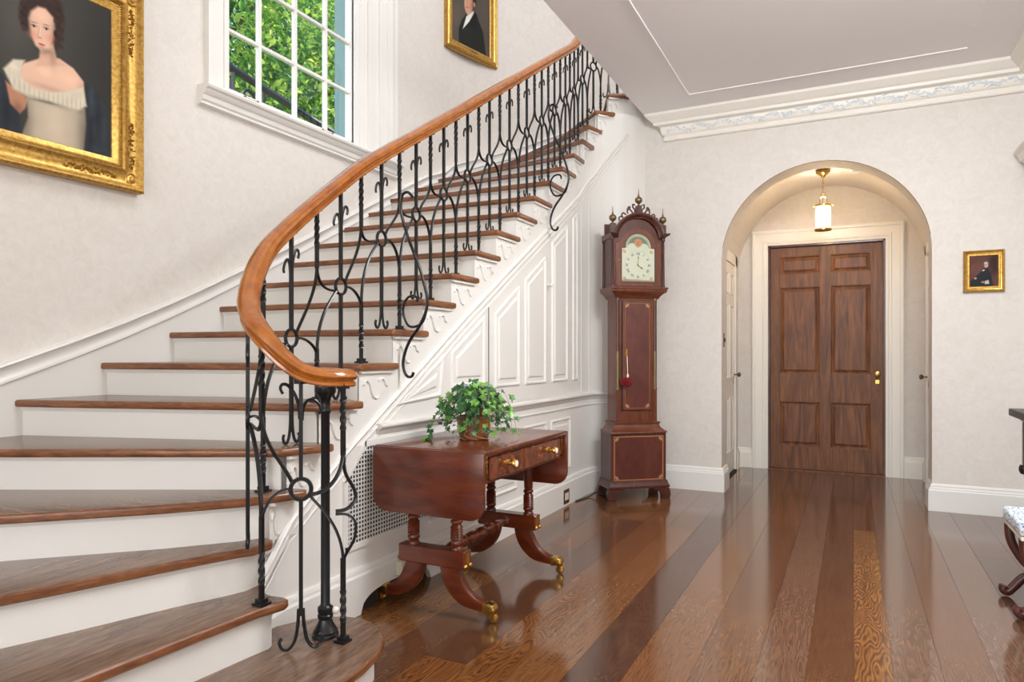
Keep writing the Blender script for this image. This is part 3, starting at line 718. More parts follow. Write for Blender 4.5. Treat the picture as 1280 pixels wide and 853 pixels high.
# crown moulding with plaster frieze
cp = [(0,2.985), (.022,2.985), (.03,2.995), (.03,3.008), (.02,3.02), (.02,3.028), (.032,3.034), (.04,3.045), (.052,3.098), (.062,3.104), (.095,3.108), (.10,3.118), (.10,3.132), (.112,3.138), (.125,3.152), (.15,3.172), (.158,3.18), (.158,3.2), (0,3.2)]
crown = struct(MB().sweep([(-1.43,YW,0), (XRW,YW,0), (XRW,-3,0)], cp, side=1).build('trim_crown', M['cream'], smooth=30))
# slanting return end
mb = MB(); k_ = len(cp); mb.add([(-1.43,YW-p,z) for p, z in cp]+[(-1.43-.16*(p/.158)-.0*(z-2.985),YW-p,z) for p, z in cp], [(k,(k+1)%k_,k_+(k+1)%k_,k_+k) for k in range(k_)]+[tuple(range(k_,2*k_))])
struct(rel(mb.build('crown_return', M['cream'], crown)))
mb = MB(); rnd = random.Random(3)
def blob(mb, x, z, rx, rz, rot):
    vs = [(x, YW-.040-(z-3.045)*.22-.014, z)]; n = 8
    for k in range(n):
        a = 2*PI*k/n; dx, dz_ = rx*math.cos(a), rz*math.sin(a); xx = dx*math.cos(rot)-dz_*math.sin(rot); z2 = dx*math.sin(rot)+dz_*math.cos(rot)
        vs.append((x+xx, YW-.038-(z+z2-3.045)*.22, z+z2))
    mb.add(vs, [(0, 1+k, 1+(k+1)%n) for k in range(n)])
x = -1.40; k = 0
while x < XRW-.03:
    zc = 3.071+.016*math.sin(k*.9)
    for j in range(4): blob(mb, x+rnd.uniform(-.015,.015), zc+rnd.uniform(-.016,.016), rnd.uniform(.012,.022), rnd.uniform(.005,.009), rnd.uniform(-1.2,1.2))
    x += .028; k += 1
o = rel(mb.build('frieze_relief', M['frieze'], crown, smooth=80)); o['kind'] = 'stuff'
# entablature end on the right wall
struct(MB().sweep([(XRW,5.84,0), (XRW,4.3,0)], [(0,2.45), (.05,2.45), (.06,2.48), (.085,2.49), (.10,2.53), (.12,2.55), (.12,2.565), (0,2.565)], side=1).build('trim_2', M['cream']))
# smoke detector on the vault
o = MB().lathe([(.055,0), (.055,-.02), (.045,-.032), (.01,-.036)], 20, (.03,6.6,2.752)).build('smoke_detector', M['white'], smooth=40)
o['label'] = 'round white smoke detector on the vestibule vault right of the lantern'; o['category'] = 'smoke detector'

# ------------------------------------------------------------ window in the stair wall
win = struct(empty('window_1', (WX, 3.5, 2.70)))
fw = lambda a, z, h: (WX+h, a, z)
y0, y1, z0, z1 = 2.894, 4.05, 2.754, 4.60
mb = MB()   # side casings, stepped
for a, b, h in ((2.742,2.765,.04), (2.765,2.80,.028), (2.80,2.86,.022), (2.86,2.894,.03)): mb.prism_f([(a,2.70), (b,2.70), (b,4.80), (a,4.80)], 0, h, fw)
for a, b, h in ((4.05,4.11,.012), (4.11,4.20,.022), (4.20,4.23,.034), (4.23,4.34,.022), (4.34,4.37,.034), (4.37,4.44,.028), (4.44,4.48,.036), (4.48,4.53,.022), (4.53,4.57,.042)): mb.prism_f([(a,2.70), (b,2.70), (b,4.80), (a,4.80)], 0, h, fw)
mb.prism_f([(2.742,4.62), (4.57,4.62), (4.57,4.80), (2.742,4.80)], 0, .03, fw)
rel(mb.build('casing', M['white'], win))
mb = MB(); sp = [(0,.0), (.085,0), (.09,-.01), (.085,-.022), (.07,-.03), (.06,-.05), (.045,-.06), (.04,-.085), (.03,-.095), (.03,-.108), (0,-.115)]
mb.sweep([(WX,2.70,2.70), (WX,4.60,2.70)], sp, side=1); rel(mb.build('sill', M['white'], win, smooth=30))
mb = MB()   # reveal
mb.box((WX-.06, 2.88, 2.69), (WX+.02, y0, 4.66)); mb.box((WX-.06, 4.05, 2.69), (WX+.02, 4.12, 4.66)); mb.box((WX-.06, 2.88, 2.69), (WX+.02, 4.12, 2.705)); mb.box((WX-.06,2.88,4.64), (WX+.02,4.12,4.66))
rel(mb.build('window_frame', M['white'], win))
mb = MB(); mb.box((WX-.17, 2.80, 2.60), (WX-.06, 2.893, 4.70)); mb.box((WX-.17, 4.052, 2.60), (WX-.06, 4.13, 4.70)); mb.box((WX-.20, 2.80, 2.60), (WX-.06, 4.13, 2.70)); rel(mb.build('outer_frame', M['teal'], win))
mb = MB()
XS = WX-.03
for a, b, c, d in ((y0,y0+.012,z0-.05,z1+.03), (y1-.012,y1,z0-.05,z1+.03), (y0,y1,z0-.05,z0), (y0,y1,z1,z1+.04)): mb.box((XS-.03,a,c), (XS+.03,b,d))
rel(mb.build('sash', M['white'], win, bevel=.003, seg=1))
for yv in (3.175, 3.487, 3.785): rel(MB().box((XS-.015,yv-.013,z0), (XS+.018,yv+.013,z1)).build('muntin', M['white'], win, bevel=.004, seg=1))
zr = [2.754, 3.115, 3.485, 3.855, 4.225, 4.60]
for zv in zr[1:-1]: rel(MB().box((XS-.014,y0,zv-.012), (XS+.016,y1,zv+.012)).build('muntin', M['white'], win, bevel=.004, seg=1))
yv = [y0, 3.175, 3.487, 3.785, y1]
for a, b in zip(yv, yv[1:]):
    for c, d in zip(zr, zr[1:]): rel(MB().box((XS-.004,a+.005,c+.005), (XS-.002,b-.005,d-.005)).build('pane', M['glass'], win))
for yc in (3.03, 3.72):
    mb = MB(); 
    for dy in (0, .1): mb.lathe([(.008,0), (.008,.01), (.011,.014), (.004,.02)], 10, fn=lambda x, y, z, yc=yc, dy=dy: (XS+.03+z, yc+dy+x, 2.735+y))
    mb.box((XS+.034, yc, 2.731), (XS+.04, yc+.1, 2.738))
    rel(mb.build('window_latch', M['brass_old'], win))
# ------------------------------------------------------------ garden behind the window
struct(MB().box((-30,-12,-.4), (-3.75,22,-.25)).build('ground', M['grass']))
def leafcloud(name, parent, c, rad, n, size, seed):
    n = int(n*2.2); size *= .62
    rg = np.random.default_rng(seed); mbv = []; mbf = []
    cl = rg.normal(size=(int(n/26), 3)); cl /= np.linalg.norm(cl, axis=1)[:, None]; cl *= rg.uniform(.25, 1, (len(cl), 1))**.5
    k = 0
    for q in cl:
        cc = np.array(c)+q*np.array(rad)
        for j in range(26):
            p = cc+rg.normal(size=3)*.26; nrm = rg.normal(size=3)+np.array((.6,0,.8)); nrm /= np.linalg.norm(nrm)
            u = np.cross(nrm, rg.normal(size=3)); u /= np.linalg.norm(u); w2 = np.cross(nrm, u); s_ = size*rg.uniform(.6, 1.3)
            mbv += [tuple(p-u*s_), tuple(p-u*s_*.3+w2*s_*.55+nrm*.02), tuple(p+u*s_), tuple(p-u*s_*.3-w2*s_*.55+nrm*.02)]
            mbf.append((k, k+1, k+2, k+3)); k += 4
    me = bpy.data.meshes.new(name); me.from_pydata(mbv, [], mbf); me.materials.append(M['tree_leaf'])
    o = bpy.data.objects.new(name, me); COL.objects.link(o); o.parent = parent; rel(o); o['kind'] = 'stuff'; return o
def tree(x, y, h, rad, lab, seed, n=5200, size=.10):
    t_ = empty('tree', (x, y, -.25), 0, lab, 'tree', None); rg = random.Random(seed)
    mb = MB(); pts = [(x+rg.uniform(-.12,.12)*i*.4, y+rg.uniform(-.12,.12)*i*.4, -.25+h*.22*i) for i in range(5)]
    mb.tube(pts, [.17,.15,.13,.1,.05], 8); rel(mb.build('trunk', M['bark'], t_, smooth=60))
    for k in range(7):
        a = rg.uniform(0, 6.28); b = pts[rg.choice((2,3))]; e = (b[0]+math.cos(a)*rad[0]*.8, b[1]+math.sin(a)*rad[1]*.8, b[2]+rg.uniform(.5,1.8))
        rel(MB().tube([b, tuple((p+q)/2+rg.uniform(-.15,.15) for p, q in zip(b, e)), e], [.06,.045,.02], 6).build('branch', M['bark'], t_, smooth=60))
    leafcloud('foliage', t_, (x, y, h*.72), rad, n, size, seed); return t_
tree(-9.2, 7.4, 8.6, (2.2,2.3,2.8), 'broad green tree behind the two left columns of window panes', 3, 7000, .11)
tree(-9.5, 11.2, 8.8, (2.3,2.3,3.0), 'bright green tree behind the third column of window panes', 5, 7000, .11)
tree(-8.2, 13.2, 9.0, (2.0,2.0,3.0), 'yellowish green tree behind the right column of window panes', 8, 5200, .10)
tree(-14, 13.5, 11.5, (4.5,5,4.5), 'distant tall tree filling the background of the window', 12, 9000, .17)
# dark railing form set behind the window panes
ob = empty('dark_railing', (-4.6, 5.2, 2.7), 0, 'dark iron railing form with scrolls behind the lower window panes', 'railing')
pr_ = [(-4.75,4.0,3.62), (-4.7,4.6,3.5), (-4.65,5.2,3.38), (-4.6,5.8,3.27), (-4.55,6.3,3.30), (-4.5,6.9,3.42)]
rel(MB().tube(pr_, .032, 6).build('top_rail', M['iron'], ob))
rel(MB().tube([(a,b,c-.75) for a, b, c in pr_], .014, 6).build('bottom_rail', M['iron'], ob))
for k in range(20):
    s_ = k/19*5; i = min(int(s_), 4); t_ = s_-i; p = [pr_[i][j]*(1-t_)+pr_[i+1][j]*t_ for j in range(3)]
    if k % 2: rel(MB().tube([tuple(p), (p[0],p[1],p[2]-.75)], .015, 6).build('baluster', M['iron'], ob))
    else: rel(MB().tube([(p[0], p[1]+.07*math.cos(a*.42), p[2]-.2+.1*math.sin(a*.42)) for a in range(15)], .014, 5, closed=True).build('scroll', M['iron'], ob))
for yy in (5.8, 6.9, 4.0): rel(MB().tube([(-4.6,yy,3.4), (-4.6,yy,-.25)], .02, 6).build('post', M['iron'], ob))

# ------------------------------------------------------------ railing of the staircase
XB = -2.03
BL = [('T',(-1.600,1.880),.14,1.035), ('R',(-1.680,1.759),.14,1.055), ('T',(-1.790,1.690),.301,1.191), ('R',(-1.915,1.745),.463,1.300), ('T',(-2.015,1.91),.624,1.50),
      ('R',(-2.033,2.075),.785,1.645), ('T',(-2.035,2.225),.947,1.765), ('R',(XB,2.37),.947,1.88), ('T',(XB,2.511),1.109,1.985), ('R',(XB,2.663),zt(8),2.080), ('T',(XB,2.809),zt(8),2.170)]
def Uy(y): return 1.985+.612*(y-2.511)
for n in range(9, 18):
    gap = Rr[n+1][1]-Rr[n][1]
    for ty, fr_ in (('R', .055/.27), ('T', .19/.27)):
        y = Rr[n][1]+gap*fr_; BL.append((ty, (XB, y), zt(n), Uy(y)))
TP = {18:(XB,5.17), 19:(-2.035,5.36), 20:(-2.01,5.53), 21:(-1.92,5.65), 22:(-1.78,5.70), 23:(-1.6,5.71)}
for n in range(18, 22):
    for ty, fr_ in (('R', .22), ('T', .72)):
        p = Vector(TP[n]).lerp(Vector(TP[n+1]), fr_); BL.append((ty, (p.x, p.y), zt(n), 3.612+.1615*(n-18+fr_)))
railing = empty('stair_railing', (-1.69, 1.89, .14), 0, 'black wrought iron stair railing with rings and scrolls under a curving orange wood handrail', 'railing')
def P3(i, t_, dz):  # point between baluster i and i+1 (t may be <0), dz below the rail underside
    j = i+t_; k = int(math.floor(j)); k = max(0, min(len(BL)-2, k)); f_ = j-k
    a, b = BL[k], BL[k+1]
    return (a[1][0]+(b[1][0]-a[1][0])*f_, a[1][1]+(b[1][1]-a[1][1])*f_, a[3]+(b[3]-a[3])*f_+dz)
RZ = [-.0]*len(BL)
def ringd(i):   # ring centre below the rail
    h = BL[i][3]-BL[i][2]; return -.46*h if i > 5 else {1:-.365, 3:-.375, 5:-.43}.get(i, -.42)
for i, (ty, (x, y), zf, U) in enumerate(BL):
    dn = math.dist(BL[i][1], BL[min(i+1, len(BL)-1)][1]) or .14
    dp = math.dist(BL[i][1], BL[max(i-1, 0)][1]) or .14
    if ty == 'R':
        rd_ = ringd(i); zc = U+rd_; rr = .034
        nxt = BL[min(i+1, len(BL)-1)][1]; prv = BL[i-1][1]; tv = Vector((nxt[0]-prv[0], nxt[1]-prv[1])).normalized()
        mb = MB(); mb.tube([(x,y,U+.012), (x,y,zc+rr)], .0095, 4, up=(tv.x,tv.y,0)); lb = MB().tube([(x,y,zc-rr), (x,y,zf+(.12 if i == 1 else .05))], .0095, 4, up=(tv.x,tv.y,0)).build('lower_bar', M['iron'], None)
        mb.box((x-.016,y-.016,U-.006), (x+.016,y+.016,U+.014))
        b = rel(mb.build('baluster', M['iron'], railing)); lb.parent = b
        mb = MB(); mb.tube([(x+tv.x*rr*math.cos(a), y+tv.y*rr*math.cos(a), zc+rr*1.05*math.sin(a)) for a in [2*PI*k/20 for k in range(20)]], .0075, 6, closed=True, up=(-tv.y,tv.x,0)); rel_o = rel(mb.build('ring', M['iron'], None, smooth=60)); rel_o.parent = b; 
        big = (i == 1)
        for sg, dd in ((-1, dp), (1, dn)):
            sl = (P3(i, .25*sg, 0)[2]-U)/(.25*(dd)) if dd > .01 else 0
            def pp(u, dz, tt=tv, sg=sg, sl=sl): return (x+tt.x*u*sg, y+tt.y*u*sg, U+dz+sl*u)
            c = [(.005,-.19), (.007,-.15), (.012,-.115), (.024,-.093), (.038,-.098), (.045,-.118), (.041,-.134)]
            if big: c = [(.004,-.13), (.007,-.09), (.02,-.062), (.042,-.055), (.06,-.07), (.066,-.09), (.058,-.10)]
            mb = MB(); mb.tube(catmull([pp(*q) for q in [(a, b_, ) for a, b_ in c]], 4), .0048, 6, flat=1.3); o = mb.build('scroll', M['iron'], None, smooth=60); o.parent = b
            fs_ = 1.45 if big else 1.
            c = [(.005,.12), (.007,.075), (.014,.030), (.028,.008), (.042,.012), (.048,.030), (.042,.042)]
            mb = MB(); mb.tube(catmull([(x+tv.x*u*sg*fs_, y+tv.y*u*sg*fs_, zf+dz*(1.2 if big else 1)) for u, dz in c], 4), .0052, 6, flat=1.3); o = mb.build('foot_scroll', M['iron'], None, smooth=60); o.parent = b
    else:
        mb = MB(); tz = [U+.012, U-.03]; h = U-zf
        tp = U-.25 if i > 0 else U-.24; bt = max(U-.59, zf+.19) if i > 0 else U-.60
        def sq(za, zb, tw=0):
            n = max(2, int(abs(za-zb)/.005)) if tw else 2
            return [(x,y,za+(zb-za)*k/(n-1)) for k in range(n)]
        mb.tube(sq(U+.012, U-.045), .0095, 4); mb.tube(sq(U-.045, U-.15, 1), .0115, 4, twist=.26); mb.tube(sq(U-.15, tp), .0095, 4)
        m2 = MB(); m2.tube(sq(bt, zf+.18 if bt > zf+.19 else bt-.005), .0095, 4); m2.tube(sq(min(bt, zf+.18), zf+.07, 1), .0115, 4, twist=.26); m2.tube(sq(zf+.07, zf), .0095, 4)
        m3 = MB(); m3.prism([(x-.022,y-.022), (x+.022,y-.022), (x+.022,y+.022), (x-.022,y+.022)], zf, zf+.008); m3.prism([(x-.015,y-.015), (x+.015,y-.015), (x+.015,y+.015), (x-.015,y+.015)], zf+.008, zf+.022)
        subs = [m2.build('lower_bar', M['iron'], None), m3.build('base_shoe', M['iron'], None)]
        mb.box((x-.016,y-.016,U-.006), (x+.016,y+.016,U+.014))
        b = rel(mb.build('baluster', M['iron'], railing))
        for q_ in subs: q_.parent = b
        for sg in (-1, 1):
            j = i+sg
            if j < 0 or j >= len(BL):
                if i == 0:   # free end: closed loops
                    tv = Vector((BL[0][1][0]-BL[1][1][0], BL[0][1][1]-BL[1][1][1])).normalized(); e = tv*.02+Vector((.012,.01))
                    for c in ([(0,-.22), (.006,-.30), (.03,-.36), (.034,-.40), (.01,-.43), (-.02,-.435)], [(-.02,-.445), (.012,-.45), (.034,-.48), (.03,-.54), (.004,-.60), (0,-.66)]):
                        o = MB().tube(catmull([(x+e.x/.028*u, y+e.y/.028*u, U+dz) for u, dz in c], 5), .0075, 5, flat=.7).build('curved_band', M['iron'], None, smooth=60); o.parent = b
                continue
            d_ = math.dist(BL[i][1], BL[j][1]); zr_ = ringd(j); f_ = 1-.033/d_
            zcj = BL[j][3]+zr_
            def Q(t_, z): # t 0 at this baluster, 1 at neighbour; absolute z
                p = P3(i, sg*t_, 0); return (p[0], p[1], z)
            sgd = 1-.028/d_
            if sg > 0:
                up_ = bez(Q(0,tp+.012), Q(0,tp-.075), Q(.40,zcj-.030), Q(sgd,zcj-.020), 12)
                lo_ = bez(Q(sgd,zcj-.022), Q(.55,zcj-.07), Q(.02,zcj-.14), Q(0,bt-.012), 12)
            else:
                up_ = bez(Q(0,tp+.012), Q(0,tp-.10), Q(.52,zcj+.10), Q(sgd,zcj+.022), 12)
                lo_ = bez(Q(1-.034/d_,zcj), Q(.5,zcj+.008), Q(.02,zcj-.03), Q(0,bt-.03), 12)
            for c in (up_, lo_):
                o = MB().tube(c, .0085, 5, flat=.62).build('curved_band', M['iron'], None, smooth=60); o.parent = b
for b in railing.children:
    for c in b.children: c.matrix_parent_inverse = Matrix()
    # children were built in world space; baluster itself carries the offset
# newel
nx_, ny_ = -1.692, 1.893
mb = MB(); mb.lathe([(.047,0), (.047,.008), (.043,.014), (.044,.02), (.036,.032), (.027,.048), (.023,.062), (.027,.066), (.028,.076), (.024,.08), (.027,.088), (.027,.104), (.019,.110), (.0165,.116), (.0155,.795), (.0205,.803), (.0205,.813), (.0165,.82), (.0175,.842), (.023,.858), (.036,.870), (.038,.876), (.038,.893)], 24, (nx_,ny_,.14))
rel(mb.build('newel_post', M['iron'], railing, smooth=40))
# small glass stopper knob on the newel
mb = MB(); mb.lathe([(.004,0), (.012,.006), (.014,.014), (.008,.022), (.001,.024)], 10, fn=lambda x, y, z: (nx_+.026+z, ny_+.012+x, .235+y)); rel(mb.build('knob', M['ivory'], railing, smooth=60))
# handrail
HP = [(-1.735,1.905,1.070), (-1.70,1.948,1.068), (-1.645,1.945,1.066), (-1.605,1.895,1.066)]
HP += [(x,y,U+.030) for ty, (x, y), zf, U in BL[1:]]
last = HP[-1]; HP += [(-1.6,5.715,last[2]+.10), (-1.35,5.72,last[2]+.2)]
hp = catmull(HP, 5)
for _ in range(2): hp = [hp[0]]+[(hp[k-1]+2*hp[k]+hp[k+1])/4 for k in range(1, len(hp)-1)]+[hp[-1]]
prof = [(.014,-.030), (.026,-.030), (.030,-.026), (.030,-.018), (.026,-.014), (.023,-.012), (.025,-.007), (.034,-.003), (.039,.005), (.037,.015), (.028,.025), (.015,.031), (0,.033)]
prof = prof + [(-a, b) for a, b in prof[::-1][1:]]
vs = []; fs = []; k_ = len(prof)
for i, p in enumerate(hp):
    t_ = (hp[min(i+1, len(hp)-1)]-hp[max(i-1, 0)]).normalized(); lat = Vector((t_.y, -t_.x, 0)).normalized(); upv = lat.cross(t_).normalized()
    sc = 1.0 if i > 3 else (.35, .85, 1, 1)[i]
    for o_, u_ in prof: vs.append(p+lat*o_*sc+upv*u_*(1 if i > 0 else .6))
for i in range(len(hp)-1):
    for k in range(k_): fs.append((i*k_+k, i*k_+(k+1)%k_, (i+1)*k_+(k+1)%k_, (i+1)*k_+k))
fs += [tuple(range(k_))[::-1], tuple(range((len(hp)-1)*k_, len(hp)*k_))]
o = rel(MB().add(vs, fs).build('handrail', M['rail'], railing, smooth=40)); o['label'] = 'orange-brown polished wooden handrail'
# S-scroll braces
def brace(y, dz, ox=0):
    mb = MB()
    k_y = y/(y+.08)
    def W(u, v): return ((-1.99+u)*k_y+ox, y, 1.15+(v-1.15)*k_y+dz)
    main = [(.045,1.926),(.019,1.953),(-.014,1.946),(-.026,1.898),(-.02,1.841),(.011,1.747),(.048,1.661),(.086,1.576),(.119,1.477),(.132,1.408),(.119,1.347),(.078,1.278),(.028,1.216),(-.002,1.154),(-.012,1.098),(.0,1.056),(.019,1.038),(.041,1.041),(.05,1.061)]
    mb.tube(catmull([W(*q) for q in main], 5), .0075, 6)
    curl = [(.131,1.387),(.108,1.312),(.061,1.286),(.019,1.293),(-.009,1.343),(-.009,1.392),(.014,1.429),(.048,1.439),(.07,1.427),(.074,1.405)]
    mb.tube(catmull([W(*q) for q in curl], 5), .0065, 6)
    rel(mb.build('scroll_brace', M['iron'], railing, smooth=60))
brace(2.72, 0)
brace(4.50, (4.50-2.72)*.602-.075, .03)
# ------------------------------------------------------------ sofa table
tb = empty('sofa_table', (-1.645, 2.94, 0), 0, 'mahogany drop-leaf sofa table with brass-capped sabre legs standing beside the staircase grille', 'table')
tx0, tx1, ty0, ty1, tz = -1.93, -1.362, 2.478, 3.395, .742
TBm = lambda mb, nm, m_=M['mahog'], **k: rel(mb.build(nm, m_, tb, **k))
TBm(MB().box((tx0, ty0+.004, tz-.02), (tx1, ty1-.004, tz)), 'table_top', bevel=.006, smooth=40)
TBm(MB().box((tx0+.03, ty0+.03, .60), (tx1-.022, ty1-.03, tz-.02)), 'apron', bevel=.002, seg=1)
def leaf_poly(r_=.07):
    a0, a1, z0, z1 = tx0, tx1, .452, tz-.004
    p = [(a0, z1), (a0, z0+r_)] + [(a0+r_-r_*math.cos(D(t)), z0+r_-r_*math.sin(D(t))) for t in range(15, 90, 15)] + [(a0+r_, z0), (a1-r_, z0)] + [(a1-r_+r_*math.sin(D(t)), z0+r_-r_*math.cos(D(t))) for t in range(15, 90, 15)] + [(a1, z0+r_), (a1, z1)]
    return p
for yy in (ty0, ty1):
    TBm(MB().prism_f(leaf_poly(), -.010, .010, lambda a, b, h, yy=yy: (a, yy+h, b)), 'drop_leaf', bevel=.004, smooth=40)
# drawer front, stringing, mounts
dr = TBm(MB().box((tx1-.022, ty0+.07, .612), (tx1-.012, ty1-.07, tz-.032)), 'drawer', M['mahog_hi'], bevel=.003, seg=1)
dr['label'] = 'figured mahogany drawer front'
mb = MB()
for a, b, c, d in ((ty0+.075,ty1-.075,.617,.6185), (ty0+.075,ty1-.075,tz-.0385,tz-.037), (ty0+.075,ty0+.0765,.617,tz-.037), (ty1-.0765,ty1-.075,.617,tz-.037)): mb.box((tx1-.0125, a, c), (tx1-.0112, b, d))
TBm(mb, 'stringing', M['clock_dark'])
for yy in (ty0+.24, ty1-.22):
    o = MB().lathe([(.017,0), (.017,.004), (.009,.008), (.008,.018), (.016,.024), (.021,.032), (.019,.040), (.004,.043)], 18, fn=lambda x, y, z, yy=yy: (tx1-.012+z, yy+x, .665+y)).build('knob', M['brass'], None, smooth=40)
    o.parent = dr
    o2 = MB().lathe([(.0145,.0405), (.0145,.044), (.006,.047)], 16, fn=lambda x, y, z, yy=yy: (tx1-.012+z, yy+x, .665+y)).build('knob_inset', M['ivory'], None, smooth=40); o2.parent = dr
def mount(yy):
    mb = MB(); f_ = lambda a, b, h: (tx1-.02+h, yy+a, b)
    for c, rx, rz in ((.715,.006,.010), (.695,.009,.009), (.678,.005,.012), (.652,.004,.018), (.628,.009,.007), (.632,.0045,.012)):
        mb.prism_f([(1.5*rx*math.cos(t), c+rz*math.sin(t)) for t in [2*PI*k/10 for k in range(10)]], 0, .006, f_)
    TBm(mb, 'mount', M['brass'])
mount(ty0+.045); mount(ty1-.045)
# trestles
LPx = (-1.782, -1.555)
colp = [(.027,0), (.027,.01), (.020,.016), (.026,.026), (.029,.034), (.026,.044), (.027,.05), (.030,.056), (.030,.10), (.027,.106), (.020,.112), (.026,.12), (.026,.128), (.020,.134), (.0235,.142), (.0265,.34)]
def trestle(yc):
    for x in LPx:
        mb = MB(); n = 20; vs = []; fs = []
        prf = [(.027,0), (.027,.01), (.020,.016), (.027,.026), (.029,.034), (.024,.042)] + [q for k in range(5) for q in ((.029,.048+k*.012), (.0245,.056+k*.012))] + [(.020,.112), (.027,.12), (.027,.128), (.020,.134), (.0235,.142), (.0265,.33)]
        TBm(mb.lathe(prf, n, (x, yc, .292)), 'column', smooth=50)
    TBm(MB().box((-1.845, yc-.032, .215), (-1.50, yc+.032, .292)), 'trestle_block', bevel=.004, seg=1)
    for sg, x0, xe in ((1, -1.585, -1.405), (-1, -1.765, -1.93)):
        w_ = abs(xe-x0)
        top = [(0,.215), (.02,.17), (.045,.125), (.08,.09), (.12,.072), (w_,.062)]
        # sabre leg: outline between upper and lower curve
        up_ = catmull([(.045,.22,0), (.055,.185,0), (.075,.145,0), (.105,.112,0), (.14,.09,0), (w_,.078,0)], 4); lo_ = catmull([(-.045,.22,0), (-.035,.17,0), (-.01,.12,0), (.03,.08,0), (.08,.055,0), (w_,.045,0)], 4)
        poly = [(p.x, p.y) for p in up_]+[(p.x, p.y) for p in lo_][::-1]
        TBm(MB().prism_f(poly, -.021, .021, lambda a, b, h, sg=sg, x0=x0: (x0+sg*a, yc+h, b)), 'leg', bevel=.003, smooth=40)
        for dh in (-.012, 0, .012):
            TBm(MB().tube([(x0+sg*(p.x+.002), yc+dh, p.y+.001) for p in up_[4:]], .0035, 5), 'reeding', smooth=60)
        # paw cap and castor
        cx = x0+sg*(w_-.012)
        mb = MB(); mb.prism_f([(0,.084), (.03,.088), (.052,.080), (.060,.062), (.05,.046), (0,.040)], -.022, .022, lambda a, b, h, cx=cx, sg=sg: (cx+sg*a, yc+h, b))
        cp_ = TBm(mb, 'castor_cap', M['brass'], bevel=.004, smooth=40)
        o = MB().lathe([(.004,-.012), (.019,-.010), (.021,0), (.019,.010), (.004,.012)], 16, fn=lambda x, y, z, cx=cx, sg=sg: (cx+sg*.045+x, yc+z, .0215+y)).build('castor_wheel', M['brass'], None, smooth=40); o.parent = cp_
        o = MB().box((cx+sg*.045-.008, yc-.019, .018), (cx+sg*.045+.008, yc-.014, .05)).box((cx+sg*.045-.008, yc+.014, .018), (cx+sg*.045+.008, yc+.019, .05)).build('castor_fork', M['brass'], None); o.parent = cp_
    for x, s_ in ((-1.50, 1), (-1.845, -1)):
        mb = MB()
        for yy in (-.020, .020): mb.lathe([(.011,0), (.011,.004), (.008,.008), (.002,.011)], 12, fn=lambda a, b, c, x=x, s_=s_, yy=yy: (x+s_*c, yc+yy+a, .228+b))
        mb.box((x-.001 if s_ > 0 else x-.004, yc-.012, .238), (x+.004 if s_ > 0 else x+.001, yc+.012, .285))
        TBm(mb, 'mount', M['brass'], smooth=40)
trestle(2.575); trestle(3.315)
mb = MB(); L_ = 3.315-2.575-.064; pr = []
for t, r_ in ((0,.026), (.02,.030), (.05,.030), (.06,.020), (.10,.020), (.16,.028), (.2,.030), (.21,.022), (.25,.022), (.27,.031), (.30,.033), (.33,.031), (.35,.022), (.40,.030), (.45,.033), (.5,.022)): pr.append((r_, t))
pr2 = pr+[(r_, 1-t) for r_, t in pr[::-1][1:]]
TBm(mb.lathe([(r_*.9, t*L_) for r_, t in pr2], 16, fn=lambda x, y, z: (-1.668+x, 2.607+z, .255+y)), 'stretcher', smooth=40)

# ------------------------------------------------------------ potted ivy
PX, PY = -1.632, 2.862
iv = empty('potted_ivy', (PX, PY, tz), 0, 'trailing green ivy in a copper pot standing on the sofa table', 'plant')
mb = MB(); mb.lathe([(.064,0), (.070,.004), (.078,.07), (.082,.10), (.086,.104), (.086,.112), (.080,.112), (.076,.10), (.07,.09)], 26, (PX,PY,tz)); rel(mb.build('pot', M['copper'], iv, smooth=35))
mb = MB(); mb.lathe([(.001,.085), (.076,.088), (.076,.092), (.001,.096)], 18, (PX,PY,tz)); rel(mb.build('soil', M['dark'], iv))
mb = MB(); mb.lathe([(.030,.095), (.034,.16), (.03,.165)], 14, (PX+.012,PY+.0,tz)); rel(mb.build('inner_pot', M['copper'], iv, smooth=35))
rg = random.Random(21)
def ivy_mesh(s_, m_, k):
    pts = []
    for a, r_ in ((0,1), (22,.52), (48,.80), (72,.42), (105,.62), (140,.30), (180,.16), (220,.30), (255,.62), (288,.42), (312,.80), (338,.52)):
        rr = r_*s_; x, y = rr*math.cos(D(a)), rr*math.sin(D(a)); pts.append((x, y, abs(y)*.22-(x/s_)**2*.2*s_))
    pts.append((0, 0, .0))
    me = bpy.data.meshes.new('leaf'); me.from_pydata(pts, [], [(12, i, (i+1) % 12) for i in range(12)]); me.materials.append(m_); return me
LM = [ivy_mesh(s_, m_, 0) for s_ in (.025, .032) for m_ in (M['leaf_a'], M['leaf_b'], M['leaf_c'])]
stem = MB(); nleaf = 0
